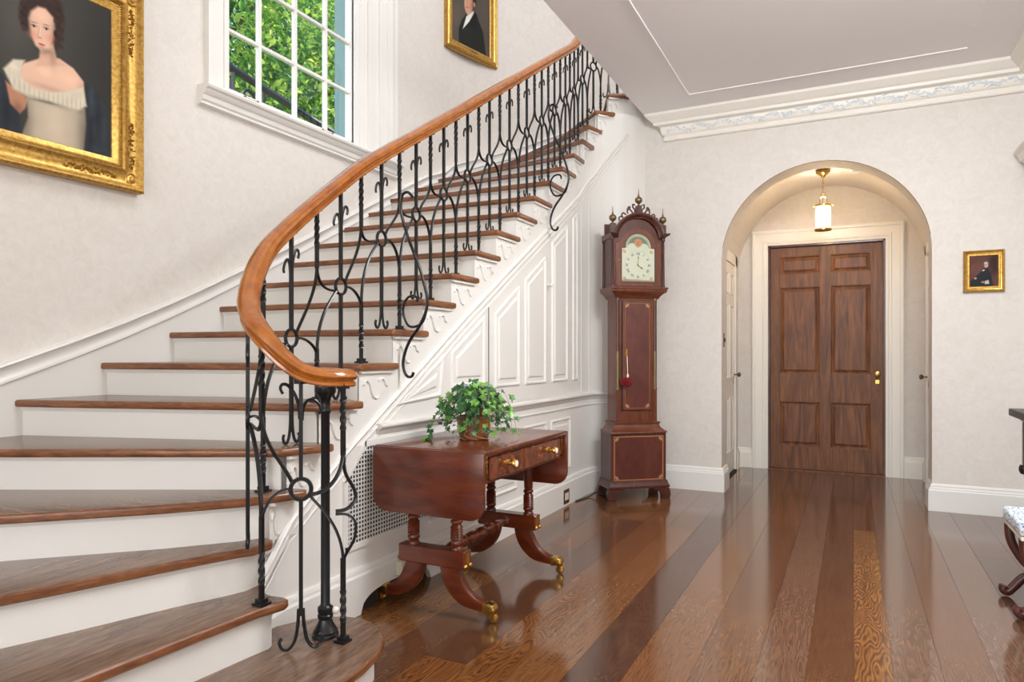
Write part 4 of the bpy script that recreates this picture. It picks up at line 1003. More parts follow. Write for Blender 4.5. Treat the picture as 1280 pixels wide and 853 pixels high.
def put_leaf(p, d, bright=None):
    global nleaf
    if nleaf >= 298: return
    k = rg.choices((0,1,2), (.42,.26,.32))[0] if bright is None else rg.choices((0,1,2), (.1,.65,.25))[0]
    o = bpy.data.objects.new('leaf', LM[k+3*rg.choice((0,1))]); COL.objects.link(o); o.parent = iv
    out = Vector((p[0]-PX, p[1]-PY, 0)); out = out.normalized() if out.length > .01 else Vector((1,0,0))
    nrm = (out*rg.uniform(.3,1.0)+Vector((.3,-.5,.25))+Vector((rg.gauss(0,.35), rg.gauss(0,.35), rg.uniform(.1,.9)))).normalized()
    tip = Vector(d)+Vector((rg.gauss(0,.3), rg.gauss(0,.3), -.5)); tip = (tip-nrm*tip.dot(nrm)).normalized(); side = nrm.cross(tip)
    R3 = Matrix((tip, side, nrm)).transposed().to_4x4()
    q = Vector(p)-Vector((PX, PY, tz)); q.z = max(q.z, .008)
    o.matrix_local = Matrix.Translation(q) @ R3 @ Matrix.Scale(rg.uniform(.8,1.2), 4); nleaf += 1
for k in range(34):
    a = 2*PI*k/34+rg.uniform(-.12,.12); reach = rg.uniform(.12,.215)*(1.0 if math.cos(a+.46) > -.6 else .9); drop = rg.choice((.02,.05,.10,.16,.22))
    h = rg.uniform(.15,.25)
    P = [(PX+.02*math.cos(a), PY+.02*math.sin(a), tz+.10), (PX+reach*.45*math.cos(a), PY+reach*.45*math.sin(a), tz+h), (PX+reach*.85*math.cos(a), PY+reach*.85*math.sin(a), tz+h-.02), (PX+reach*math.cos(a), PY+reach*math.sin(a), tz+max(h-drop,.012))]
    c = catmull(P, 5)
    stem.tube(c, .0012, 4)
    for j in range(4, len(c), 2):
        d = (c[j]-c[j-1]); put_leaf(c[j]+Vector((rg.gauss(0,.008), rg.gauss(0,.008), rg.gauss(0,.006))), d, bright=(True if j > 11 and rg.random() < .4 else None))
for k in range(70):   # dome
    a = rg.uniform(0, 2*PI); rr = rg.uniform(0,.15); z = tz+.175+.095*(1-(rr/.15)**2)+rg.uniform(-.03,.012)
    put_leaf((PX+rr*math.cos(a), PY+rr*math.sin(a), z), (math.cos(a), math.sin(a), 0))
inner = MB()
for k in range(360):
    a = rg.uniform(0, 2*PI); rr = .175*math.sqrt(rg.random()); zc = tz+.12+.12*(1-(rr/.175)**2)*rg.random()+rg.uniform(-.07 if rr > .12 else 0,.05)
    c0 = Vector((PX+rr*math.cos(a), PY+rr*math.sin(a), zc)); nrm = Vector((rg.gauss(0,.6)+math.cos(a)*.6, rg.gauss(0,.6)+math.sin(a)*.6-.3, rg.uniform(.2,1.2))).normalized()
    t1 = nrm.orthogonal().normalized(); t2 = nrm.cross(t1); ph = rg.uniform(0, 6.28); s_ = rg.uniform(.014,.024)
    P = [c0]+[c0+(t1*math.cos(ph+D(an_))+t2*math.sin(ph+D(an_)))*s_*r_ for an_, r_ in ((0,1), (30,.5), (65,.85), (110,.4), (150,.6), (180,.2), (210,.6), (250,.4), (295,.85), (330,.5))]
    inner.add(P, [(0, i, i % 10+1) for i in range(1, 11)])
o = rel(inner.build('foliage', M['leaf_a'], iv)); o['kind'] = 'stuff'
for a0 in (0, 1, 2, 3):   # wiry trailing runners
    a = -1.9+.5*a0; stem.tube(catmull([(PX+.07*math.cos(a), PY+.07*math.sin(a), tz+.11), (PX+.1*math.cos(a+.3), PY+.1*math.sin(a+.3), tz+.07), (PX+.105*math.cos(a-.1), PY+.105*math.sin(a-.1), tz+.03), (PX+.12*math.cos(a+.5), PY+.12*math.sin(a+.5), tz+.008)], 6), .0015, 4)
# long runner hanging on the left
c = catmull([(PX-.05, PY-.05, tz+.14), (PX-.13, PY-.11, tz+.13), (PX-.155, PY-.14, tz+.07), (PX-.15, PY-.15, tz+.01), (PX-.17, PY-.17, tz+.012)], 6); stem.tube(c, .0014, 4)
for j in range(4, len(c), 2): put_leaf(c[j], (0,-.3,-1))
o = rel(stem.build('stem', M['stem'], iv)); o['kind'] = 'stuff'

# ------------------------------------------------------------ tall-case clock (own frame: x right, y back, z up)
CK = (-1.59, 5.38, 0); CR = D(39.5)
ck = empty('longcase_clock', CK, CR, 'tall mahogany longcase clock with brass ball finials standing in the corner left of the arch', 'clock')
ck.scale = (1.04, 1, 1.005)
def C(mb, nm, m_=M['clock'], parent=ck, **k): return mb.build(nm, m_, parent, **k)
FY = -.125   # front plane of the base
# bracket feet
for sg in (-1, 1):
    for yy in (FY, .10):
        pf = [(-.006,0), (.062,0), (.058,.02), (.066,.045), (.085,.062), (.12,.070), (.12,.085), (0,.085), (-.012,.05), (-.012,.03)]
        C(MB().prism_f([(sg*(.245-a), b) for a, b in pf], yy-.012, yy+.03, lambda a, b, h: (a, h, b)), 'foot', M['clock_dark'], bevel=.003, seg=1)
mb = MB(); prof = [(0,0), (.014,.004), (.016,.02), (.010,.028), (.004,.045), (.0,.062), (-.03,.062), (-.03,0)]
def ringm(mb, hw, y0, y1, z, pr_, m_=None): return mb.sweep([(-hw, y1, z), (-hw, y0, z), (hw, y0, z), (hw, y1, z)], pr_, side=-1 if False else 1)
C(ringm(MB(), .232, FY, .11, .085, prof), 'base_moulding', M['clock_dark'], smooth=30)
C(MB().box((-.225, FY+.006, .10), (.225, .11, .525)), 'base', M['clock_dark'], bevel=.003, seg=1)
fr = lambda a, b, h: (a, FY+.006-h, b)
mb = MB(); mb.prism_f([(-.19,.165), (.19,.165), (.19,.485), (-.19,.485)], 0, .002, fr); C(mb, 'base_panel', M['clock_hi'])
mb = MB()
for a, b, c, d in ((-.203,.203,.150,.160), (-.203,.203,.490,.500), (-.203,-.193,.15,.5), (.193,.203,.15,.5)): mb.prism_f([(a,c), (b,c), (b,d), (a,d)], 0, .0025, fr)
C(mb, 'inlay_band', M['inlay'])
def fan(mb, cx, cz, sx, sz, fn, s_=.035):
    for k in range(5):
        a = D(9+18*k); e = (cx+sx*s_*math.cos(a), cz+sz*s_*math.sin(a))
        mb.prism_f([(cx+sx*.008*math.cos(a), cz+sz*.008*math.sin(a)), (cx+(e[0]-cx)*.6+.003*math.sin(a), cz+(e[1]-cz)*.6-.003*math.cos(a)*sx*sz), e, (cx+(e[0]-cx)*.6-.003*math.sin(a), cz+(e[1]-cz)*.6+.003*math.cos(a)*sx*sz)], 0, .003, fn)
for sx in (-1, 1):
    for z_, sz_ in ((.161, 1), (.489, -1)): mb = MB(); fan(mb, sx*.192, z_, -sx, sz_, fr); C(mb, 'fan_inlay', M['inlay_l'])
# transition cove and waist
prof = [(.055,0), (.052,.012), (.035,.022), (.016,.04), (.008,.055), (.008,.07), (.014,.074), (.014,.084), (0,.088), (-.02,.088), (-.02,0)]
WY = FY+.045
C(ringm(MB(), .175, WY, .11, .522, prof), 'waist_moulding', M['clock'], smooth=30)
C(MB().box((-.168, WY+.004, .60), (.168, .11, 1.60)), 'waist', M['clock'], bevel=.002, seg=1)
for sx in (-1, 1):   # quarter columns: fluted with brass lower stops
    C(MB().box((sx*.150-.016, WY-.004, .60), (sx*.150+.016, WY+.02, .86)), 'column_base', M['clock'], bevel=.002, seg=1)
    C(MB().lathe([(.014,0), (.014,.72)], 14, (sx*.153, WY+.008, .865)), 'quarter_column', M['clock_dark'], smooth=40)
    C(MB().lathe([(.0148,0), (.0148,.30)], 14, (sx*.153, WY+.008, .867)), 'brass_stop', M['brass_old'], smooth=40)
    for z in (.862, 1.575): C(MB().lathe([(.018,0), (.019,.006), (.018,.012)], 14, (sx*.153, WY+.008, z)), 'brass_ring', M['brass_old'], smooth=40)
fw_ = lambda a, b, h: (a, WY+.004-h, b)
dr = C(MB().prism_f([(-.118,.70), (.118,.70), (.118,1.565), (-.118,1.565)], 0, .014, fw_), 'waist_door', M['clock'], bevel=.004, seg=2)
def CC(mb, nm, m_, par, **k): return mb.build(nm, m_, par, **k)
CC(MB().prism_f([(-.098,.72), (.098,.72), (.098,1.545), (-.098,1.545)], .013, .0155, fw_), 'door_veneer', M['clock_hi'], dr)
mb = MB()
for a, b, c, d in ((-.101,.101,.717,.7195), (-.101,.101,1.5455,1.548), (-.101,-.0985,.717,1.548), (.0985,.101,.717,1.548)): mb.prism_f([(a,c), (b,c), (b,d), (a,d)], .013, .0165, fw_)
CC(mb, 'inlay_line', M['inlay'], dr)
for sx in (-1, 1):
    for z_, sz_ in ((.722, 1), (1.543, -1)): mb = MB(); fan(mb, sx*.096, z_, -sx, sz_, lambda a, b, h: fw_(a, b, h+.0150)); CC(mb, 'fan_inlay', M['inlay_l'], dr)
mb = MB()
for a, b in ((-.125,-.118), (.118,.123)): mb.prism_f([(a,.69), (b,.69), (b,1.575), (a,1.575)], 0, .002, fw_)
mb.prism_f([(-.123,.694), (.123,.694), (.123,.70), (-.123,.70)], 0, .002, fw_); mb.prism_f([(-.123,1.565), (.123,1.565), (.123,1.571), (-.123,1.571)], 0, .002, fw_)
C(mb, 'door_gap', M['black'])
# escutcheon, key, cord and tassel
mb = MB()
for c, rx, rz in ((1.175,.005,.014), (1.158,.009,.010), (1.143,.011,.010), (1.128,.006,.012)): mb.prism_f([(-.088+rx*math.cos(t), c+rz*math.sin(t)) for t in [2*PI*k/12 for k in range(12)]], .0155, .018, fw_)
CC(mb, 'escutcheon', M['brass'], dr)
CC(MB().prism_f([(-.0895,1.138), (-.0865,1.138), (-.0865,1.152), (-.0895,1.152)], .018, .0185, fw_), 'keyhole', M['black'], dr)
tas = empty('key_tassel', (0,0,0)); tas.parent = ck; tas.name = 'tassel'
CC(MB().tube([(-.088, WY-.022, 1.13), (-.086, WY-.024, 1.04), (-.085, WY-.026, .985)], .003, 6), 'cord', M['ivory'], tas)
CC(MB().lathe([(.003,.03), (.008,.022), (.009,.008), (.006,0)], 12, (-.085, WY-.026, .96)), 'tassel_head', M['ivory'], tas, smooth=40)
mb = MB(); rg = random.Random(5)
for k in range(120):
    d = Vector((rg.gauss(0,1), rg.gauss(0,1), rg.gauss(0,1))).normalized(); r_ = Vector((.048, .026, .036)); c0 = Vector((-.096, WY-.030, .925))
    e = Vector((d.x*r_.x, d.y*r_.y, d.z*r_.z)); mb.tube([c0+e*.2, c0+e], [.007,.005], 4)
o = CC(mb, 'tassel_fringe', M['tassel'], tas); o['kind'] = 'stuff'
# hood base moulding
prof = [(0,0), (.006,.006), (.012,.02), (.03,.038), (.048,.05), (.052,.062), (.05,.07), (.058,.076), (.058,.086), (.045,.092), (-.03,.092), (-.03,0)]
C(ringm(MB(), .176, WY-.003, .11, 1.585, prof), 'hood_moulding', M['clock'], smooth=30)
HYF = WY-.035; HZ = 1.677
# hood case: sides, back, and arched front
C(MB().box((-.208, HYF+.03, HZ), (-.196, .11, 2.06)), 'hood_side', M['clock_dark']); C(MB().box((.196, HYF+.03, HZ), (.208, .11, 2.06)), 'hood_side', M['clock_dark'])
C(MB().box((-.196, .09, HZ), (.196, .11, 2.2)), 'hood_back', M['clock_dark'])
for sx in (-1, 1):
    for yy in (HYF+.012, .085):
        C(MB().lathe([(.015,0), (.015,.012), (.010,.018), (.0115,.025), (.0095,.36), (.013,.366), (.015,.372), (.015,.384)], 16, (sx*.208, yy, HZ)), 'hood_column', M['clock_dark'], smooth=40)
def arch_poly(hw, z0, zs, ra, cz, n=18, sh=True):   # outline of arched opening: shoulders at zs, arch radius ra centred at cz
    a0 = math.asin(max(-1, min(1, (zs-cz)/ra)))
    return [(-hw,z0), (hw,z0), (hw,zs)] + [(ra*math.cos(a0+(PI-2*a0)*k/n), cz+ra*math.sin(a0+(PI-2*a0)*k/n)) for k in range(n+1)] + [(-hw,zs)]
fh = lambda a, b, h: (a, HYF+.01-h, b)
def ring_between(mb, A, B, h0, h1, fn):
    n = len(A); vs = [fn(a,b,h1) for a, b in A]+[fn(a,b,h1) for a, b in B]+[fn(a,b,h0) for a, b in A]+[fn(a,b,h0) for a, b in B]
    fs = [(i,(i+1)%n,n+(i+1)%n,n+i) for i in range(n)]+[(2*n+i,2*n+(i+1)%n,(i+1)%n,i) for i in range(n)]+[(n+i,n+(i+1)%n,3*n+(i+1)%n,3*n+i) for i in range(n)]
    return mb.add(vs, fs)
ain = arch_poly(.138, 1.715, 1.985, .108, 1.99); aout = arch_poly(.183, HZ+.004, 2.02, .150, 1.985)
hd = C(ring_between(MB(), aout, ain, -.012, .006, fh), 'hood_door', M['clock'], smooth=30)
C(ring_between(MB(), arch_poly(.196, HZ, 2.045, .165, 1.985), aout, -.02, .0, fh), 'hood_front', M['clock_dark'], smooth=30)
CC(ring_between(MB(), arch_poly(.141, 1.712, 1.988, .111, 1.99), arch_poly(.135, 1.718, 1.982, .105, 1.99), 0, .009, fh), 'door_bead', M['clock_dark'], hd, smooth=30)
CC(MB().lathe([(.004,0), (.004,.006)], 8, fn=lambda x, y, z: (-.160+x, HYF+.004-z, 1.885+y)), 'keyhole', M['brass'], hd)
# arched cornice
cprof2 = [(0,0), (.010,.004), (.014,.014), (.026,.026), (.036,.034), (.040,.048), (.040,.056), (-.01,.056)]
hz = [(-.205, 2.06), (-.165, 2.06)] + [(-.163*math.cos(PI*k/18)*1.0, 2.06+.155*math.sin(PI*k/18)) for k in range(1, 18)] + [(.165, 2.06), (.205, 2.06)]
vs = []; fs = []; mb = MB(); n = len(hz); k_ = len(cprof2)
for i, (x, z) in enumerate(hz):
    x0, z0 = hz[max(i-1,0)]; x1, z1 = hz[min(i+1,n-1)]; t_ = Vector((x1-x0, z1-z0)).normalized(); nn = Vector((-t_.y, t_.x))
    ex = (-.04 if i == 0 else .04 if i == n-1 else 0)
    for o_, u_ in cprof2:
        xx = x+nn.x*u_*.75; 
        if i == 0: xx = x-o_
        if i == n-1: xx = x+o_
        vs.append((xx, HYF-o_, z+nn.y*u_*.75))
for i in range(n-1):
    for k in range(k_): fs.append((i*k_+k, i*k_+(k+1)%k_, (i+1)*k_+(k+1)%k_, (i+1)*k_+k))
mb.add(vs, fs); C(mb, 'cornice', M['clock_dark'], smooth=35)
for sx in (-1, 1):
    mb = MB(); p = [(sx*.205, HYF, 2.06), (sx*.205, .11, 2.06)]
    mb.sweep(p, [(o_, u_*.75) for o_, u_ in cprof2]+[(-.01,0)], side=-1 if sx > 0 else 1) if False else mb.sweep(p, [(o_, u_*.75) for o_, u_ in cprof2]+[(-.01,0)], side=(-1 if sx > 0 else 1))
    C(mb, 'side_cornice', M['clock_dark'], smooth=35)
# solid arched top behind the cornice
poly = [(-.20,2.04), (.20,2.04), (.20,2.075)] + [(.17*math.cos(PI*k/16), 2.06+.165*math.sin(PI*k/16)) for k in range(0, 17)] + [(-.20,2.075)]
mb = MB(); inn = [(-.17,2.0), (.17,2.0)]+[(.15*math.cos(PI*k/16), 1.99+.15*math.sin(PI*k/16)) for k in range(17)]
C(MB().prism_f([(.17*math.cos(PI*k/20), 2.055+.17*math.sin(PI*k/20)) for k in range(21)], -.20, -.015, lambda a, b, h: (a, HYF-h, b)), 'hood_roof', M['clock_dark'], smooth=35)
C(ring_between(MB(), arch_poly(.205, HZ, 2.075, .172, 2.055), arch_poly(.19, HZ, 2.03, .155, 1.985), -.03, -.005, fh), 'hood_frieze', M['clock'], smooth=30)
C(MB().prism_f([(-.205,1.99), (.205,1.99), (.205,2.085)] + [(.165*math.cos(PI*k/16), 2.055+.165*math.sin(PI*k/16)) for k in range(17)] + [(-.205,2.085)], -.012, -.008, lambda a, b, h: (a, HYF+.006-h, b)), 'hood_board', M['clock_dark'])
for sx in (-1, 1):
    C(MB().prism_f([(sx*x_, z_) for x_, z_ in ((.09,2.105), (.192,2.105), (.192,1.99), (.147,1.99), (.139,2.032), (.118,2.073))], -.004, -.001, fh), 'spandrel', M['clock_dark'])
# plinths, fretwork and finials
def finial(x, y, z, s_=1.):
    C(MB().box((x-.02, y-.02, z), (x+.02, y+.02, z+.07)), 'finial_plinth', M['clock_dark'], bevel=.002, seg=1)
    z += .07
    C(MB().lathe([(.014*s_,0), (.014*s_,.004), (.006*s_,.010), (.008*s_,.016), (.012*s_,.018), (.024*s_,.028*s_), (.029*s_,.044*s_), (.025*s_,.060*s_), (.012*s_,.070*s_), (.006*s_,.073*s_), (.009*s_,.080*s_), (.004*s_,.090*s_), (.0015,.135*s_)], 18, (x,y,z)), 'finial', M['brass_old'], smooth=50)
finial(-.205, HYF+.012, 2.10); finial(.205, HYF+.012, 2.10); finial(0, HYF+.0, 2.245, 1.0)
C(MB().box((-.022, HYF-.012, 2.215), (.022, HYF+.03, 2.25)), 'finial_plinth', M['clock_dark'])
for sx in (-1, 1):
    mb = MB(); F_ = lambda a, b: (sx*a, HYF+.002, b)
    mb.tube(catmull([F_(.028,2.32), F_(.045,2.325), F_(.045,2.30), F_(.03,2.285), F_(.03,2.25)], 4), .006, 6)
    mb.tube(catmull([F_(.045,2.25), F_(.06,2.275), F_(.08,2.285), F_(.092,2.27), F_(.085,2.25)], 4), .006, 6)
    mb.tube(catmull([F_(.09,2.275), F_(.085,2.295), F_(.072,2.305), F_(.068,2.29)], 4), .007, 6)
    mb.tube(catmull([F_(.10,2.24), F_(.125,2.255), F_(.135,2.235), F_(.125,2.215)], 4), .0055, 6)
    mb.tube(catmull([F_(.13,2.22), F_(.15,2.225), F_(.158,2.205), F_(.148,2.185)], 4), .005, 6)
    C(mb, 'fretwork', M['clock_dark'], smooth=60)
# painted pictures on grids
def soft(d, s_): return np.clip(.5-d/s_, 0, 1)
def poly_sd(X, Y, P):
    P = np.array(P); n = len(P); d = np.full(X.shape, 1e9); ins = np.zeros(X.shape, bool)
    for i in range(n):
        a, b = P[i], P[(i+1) % n]; e = b-a; L2 = max(e@e, 1e-12)
        t = np.clip(((X-a[0])*e[0]+(Y-a[1])*e[1])/L2, 0, 1); d = np.minimum(d, np.hypot(X-a[0]-t*e[0], Y-a[1]-t*e[1]))
        c = ((a[1] > Y) != (b[1] > Y)) & (X < (b[0]-a[0])*(Y-a[1])/(b[1]-a[1]+1e-12)+a[0]); ins ^= c
    return np.where(ins, -d, d)
class Paint:
    def __init__(s, x0, x1, z0, z1, step, bgc):
        s.nx = int((x1-x0)/step)+1; s.nz = int((z1-z0)/step)+1
        s.X, s.Z = np.meshgrid(np.linspace(x0, x1, s.nx), np.linspace(z0, z1, s.nz)); s.C = np.ones((*s.X.shape, 3))*np.array(bgc); s.rg = np.random.default_rng(4)
    def noise(s, sc, amp, ax=1, az=1):
        n = np.zeros(s.X.shape)
        for k in range(10):
            kx, kz = s.rg.normal(size=2)*sc; n += np.sin(s.X*kx*ax+s.Z*kz*az+s.rg.uniform(0, 6.28))
        return n/10*amp
    def mask(s, m_, c): s.C = s.C*(1-m_[..., None])+np.array(c)*m_[..., None]; return s
    def poly(s, P, c, e=.006, n=0): 
        m_ = soft(poly_sd(s.X, s.Z, P), e); s.mask(m_, c)
        if n: s.C = s.C*(1+(s.noise(60, n)*m_)[..., None])
        return s
    def ell(s, cx, cz, rx, rz, c, e=.3, rot=0, a=1):
        dx, dz = s.X-cx, s.Z-cz; u = dx*math.cos(rot)+dz*math.sin(rot); v = -dx*math.sin(rot)+dz*math.cos(rot)
        return s.mask(soft((np.hypot(u/rx, v/rz)-1), e)*a, c)
    def shade(s, cx, cz, rx, rz, f_, clip=None):
        m_ = np.exp(-((s.X-cx)/rx)**2-((s.Z-cz)/rz)**2)
        if clip is not None: m_ = m_*soft(poly_sd(s.X, s.Z, clip), .004)
        s.C = s.C*(1+(f_-1)*m_)[..., None]; return s
    def build(s, name, parent, fn, m_=None):
        me = bpy.data.meshes.new(name); vs = [fn(x, z) for x, z in zip(s.X.ravel(), s.Z.ravel())]; nx = s.nx
        fs = [(j*nx+i, j*nx+i+1, (j+1)*nx+i+1, (j+1)*nx+i) for j in range(s.nz-1) for i in range(nx-1)]
        me.from_pydata(vs, [], fs); ca = me.color_attributes.new('Col', 'FLOAT_COLOR', 'POINT')
        lin = np.clip(s.C, 0, 1)**2.2; ca.data.foreach_set('color', np.concatenate([lin.reshape(-1, 3), np.ones((lin.size//3, 1))], 1).ravel().astype('f4'))
        me.materials.append(m_ or M['paint']); o = bpy.data.objects.new(name, me); COL.objects.link(o); o.parent = parent; return o
# dial
p = Paint(-.138, .138, 1.715, 2.10, .0025, (.80,.81,.72))
p.C *= (1+p.noise(25, .06))[..., None]
p.ell(0, 1.99, .100, .100, (.62,.66,.52), .03); p.ell(0, 1.99, .083, .083, (.42,.45,.38), .03)
p.poly([(-.14,1.70), (.14,1.70), (.14,1.985), (-.14,1.985)], (.80,.81,.72), .003)
p.ell(-.045, 1.985, .042, .036, (.78,.80,.70), .08); p.ell(.045, 1.985, .042, .036, (.78,.80,.70), .08)
p.ell(.002, 2.025, .033, .033, (.74,.52,.34), .10); p.ell(-.009, 2.031, .004, .003, (.4,.25,.18)); p.ell(.013, 2.031, .004, .003, (.4,.25,.18)); p.ell(.002, 2.012, .009, .003, (.62,.25,.2)); p.ell(.002, 2.021, .003, .006, (.62,.40,.28))
for sx in (-1, 1):
    for z in (1.955, 1.745): p.ell(sx*.112, z, .015, .013, (.76,.58,.46), .6, a=.7); p.ell(sx*.104, z-.006, .007, .006, (.50,.55,.40), .5, a=.7)
p.poly([(-.13,1.72), (.13,1.72), (.13,1.728), (-.1,1.735), (-.13,1.73)], (.52,.50,.38), .01)
dial = p.build('dial', ck, lambda x, z: (x, HYF+.012, z)); 
cz_ = 1.848
mb = MB()
for k in range(60):
    a = 2*PI*k/60; r0, r1 = (.108,.114) if k % 5 else (.106,.116); s_, c_ = math.sin(a), math.cos(a)
    if abs(r1*s_) < .136: mb.prism_f([(r0*s_-.0006*c_, cz_+r0*c_+.0006*s_), (r1*s_-.0006*c_, cz_+r1*c_+.0006*s_), (r1*s_+.0006*c_, cz_+r1*c_-.0006*s_), (r0*s_+.0006*c_, cz_+r0*c_-.0006*s_)], 0, .0006, lambda a_, b_, h: (a_, HYF+.0115-h, b_))
CC(mb, 'minute_track', M['black'], dial)
for k, t_ in enumerate(('XII','I','II','III','IIII','V','VI','VII','VIII','IX','X','XI')):
    cu = bpy.data.curves.new('numeral', 'FONT'); cu.body = t_; cu.size = .027; cu.align_x = 'CENTER'; cu.align_y = 'CENTER'; cu.extrude = .0003; cu.offset = .0003
    tmp = bpy.data.objects.new('tmp', cu); COL.objects.link(tmp); dg = bpy.context.evaluated_depsgraph_get(); me = bpy.data.meshes.new_from_object(tmp.evaluated_get(dg)); bpy.data.objects.remove(tmp)
    me.materials.clear(); me.materials.append(M['black']); o = bpy.data.objects.new('numeral', me); COL.objects.link(o); o.parent = dial
    a = 2*PI*k/12; o.matrix_local = Matrix.Translation((.090*math.sin(a), HYF+.0110, cz_+.090*math.cos(a))) @ Matrix.Rotation(a, 4, 'Y') @ Matrix.Rotation(PI/2, 4, 'X')
for nm, a, L_, w2 in (('minute_hand', D(2), .082, .0022), ('hour_hand', D(128), .052, .0035)):
    s_, c_ = math.sin(a), math.cos(a); fn = lambda u, v, h, s_=s_, c_=c_: (u*c_+v*s_, HYF+.009-h, cz_-u*s_+v*c_)
    CC(MB().prism_f([(-w2,-.012), (w2,-.012), (w2*.8,L_*.55), (w2*2.2,L_*.68), (0,L_), (-w2*2.2,L_*.68), (-w2*.8,L_*.55)], 0, .001, fn), nm, M['brass_old'], dial)
CC(MB().prism_f(arch_poly(.137, 1.716, 1.984, .107, 1.99), 0, .0015, lambda a, b, h: (a, HYF+.004-h, b)), 'door_glass', M['glass'], hd)
# cord on the floor
o = MB().tube(catmull([(-1.93,4.985,.006), (-1.90,5.12,.006), (-1.885,5.19,.010), (-1.85,5.24,.035), (-1.80,5.27,.03), (-1.72,5.30,.02)], 6), .005, 6).build('cord', M['black'], smooth=60)
o['label'] = 'black electric cord running from the panelled wall to the clock base'; o['category'] = 'cord'

# ------------------------------------------------------------ lantern
LX, LY = -.232, 6.62; LT = 2.765
la = empty('hanging_lantern', (LX, LY, LT), 0, 'lit brass and glass cylinder lantern hanging in the vestibule before the door', 'lantern')
rel(MB().lathe([(.062,0), (.058,-.012), (.040,-.025), (.02,-.04), (.012,-.055), (.005,-.06)][::-1], 24, (LX,LY,LT)).build('ceiling_rose', M['brass'], la, smooth=40))
for k in range(5):
    z = LT-.075-.023*k; a_ = k % 2
    rel(MB().tube([(LX+(.007*math.cos(t) if a_ else 0), LY+(0 if a_ else .007*math.cos(t)), z+.015*math.sin(t)) for t in [2*PI*q/12 for q in range(12)]], .0022, 5, closed=True, up=(0,1,0) if a_ else (1,0,0)).build('chain_link', M['brass'], la, smooth=60))
rel(MB().tube([(LX+.017*math.cos(t), LY, LT-.20+.017*math.sin(t)) for t in [2*PI*q/16 for q in range(16)]], .003, 5, closed=True, up=(0,1,0)).build('ring', M['brass'], la, smooth=60))
ZB, ZT = 2.243, 2.452; LR = .066
for k in range(3):
    a = 2*PI*k/3+.5
    rel(MB().tube(catmull([(LX, LY, LT-.22), (LX+.03*math.cos(a), LY+.03*math.sin(a), LT-.24), (LX+.035*math.cos(a), LY+.035*math.sin(a), LT-.29), (LX+LR*math.cos(a), LY+LR*math.sin(a), ZT)], 5), .003, 5).build('arm', M['brass'], la, smooth=60))
    rel(MB().tube(catmull([(LX+LR*math.cos(a), LY+LR*math.sin(a), ZT), (LX+.08*math.cos(a), LY+.08*math.sin(a), ZT+.025), (LX+.092*math.cos(a), LY+.092*math.sin(a), ZT+.012)], 5), .003, 5).build('scroll', M['brass'], la, smooth=60))
    rel(MB().tube([(LX+LR*math.cos(a), LY+LR*math.sin(a), ZB), (LX+LR*math.cos(a), LY+LR*math.sin(a), ZT)], .0032, 5).build('bar', M['brass'], la))
for z in (ZB, ZT):
    rel(MB().add([(LX+r_*math.cos(2*PI*k/24), LY+r_*math.sin(2*PI*k/24), z+h) for r_, h in ((LR-.004,0), (LR+.004,0), (LR+.004,.014), (LR-.004,.014)) for k in range(24)],
        [(j*24+k, j*24+(k+1)%24, ((j+1)%4)*24+(k+1)%24, ((j+1)%4)*24+k) for j in range(4) for k in range(24)]).build('hoop', M['brass'], la, smooth=40))
n = 24; rel(MB().add([(LX+(LR-.006)*math.cos(2*PI*k/n), LY+(LR-.006)*math.sin(2*PI*k/n), z) for z in (ZB+.01, ZT+.004) for k in range(n)], [(k,(k+1)%n,n+(k+1)%n,n+k) for k in range(n)]).build('glass_shade', M['lamp_glass'], la, smooth=60))
for dx in (-.018, .018):
    rel(MB().lathe([(.006,0), (.007,.04)], 10, (LX+dx, LY, ZB+.06)).build('candle_sleeve', M['ivory'], la)); rel(MB().lathe([(.004,0), (.012,.014), (.012,.03), (.003,.055)], 12, (LX+dx, LY, ZB+.10)).build('bulb', M['bulb'], la, smooth=60))
rel(MB().lathe([(.06,.0), (.06,.004), (.01,.006)], 20, (LX, LY, ZB)).tube([(LX,LY,ZB), (LX,LY,ZT+.06)], .003, 5).build('lamp_plate', M['brass'], la))
lamp('lantern_light', 'POINT', (LX, LY, 2.37), (0,0,0), 9.5, (1, .82, .62), soft=.04)

# ------------------------------------------------------------ pictures
def frame_prof(mb, x0, x1, z0, z1, rows, fn):   # rows (inset from outer, height)
    rs = [[(x0+d, z0+d, h), (x1-d, z0+d, h), (x1-d, z1-d, h), (x0+d, z1-d, h)] for d, h in rows]
    vs = [fn(*q) for r_ in rs for q in r_]; fs = [(i*4+k, i*4+(k+1)%4, (i+1)*4+(k+1)%4, (i+1)*4+k) for i in range(len(rs)-1) for k in range(4)]
    return mb.add(vs, fs)
fa = lambda a, z, h: (WX+.004+h, a, z)
pa = empty('portrait_painting', (WX+.02, 1.79, 2.5), 0, 'large gilt-framed portrait of a woman in a cream dress and blue shawl', 'painting')
px0, px1, pz0, pz1 = 1.245, 2.33, 1.985, 3.035
rows = [(0,0), (0,.05), (.010,.062), (.018,.058), (.026,.050), (.05,.036), (.075,.036), (.095,.046), (.103,.050), (.110,.044), (.113,.034), (.126,.036), (.130,.032), (.152,.022), (.156,.016)]
rel(frame_prof(MB(), px0, px1, pz0, pz1, rows, fa).build('frame', M['gilt'], pa, smooth=35))
mb = MB(); rg = random.Random(2)
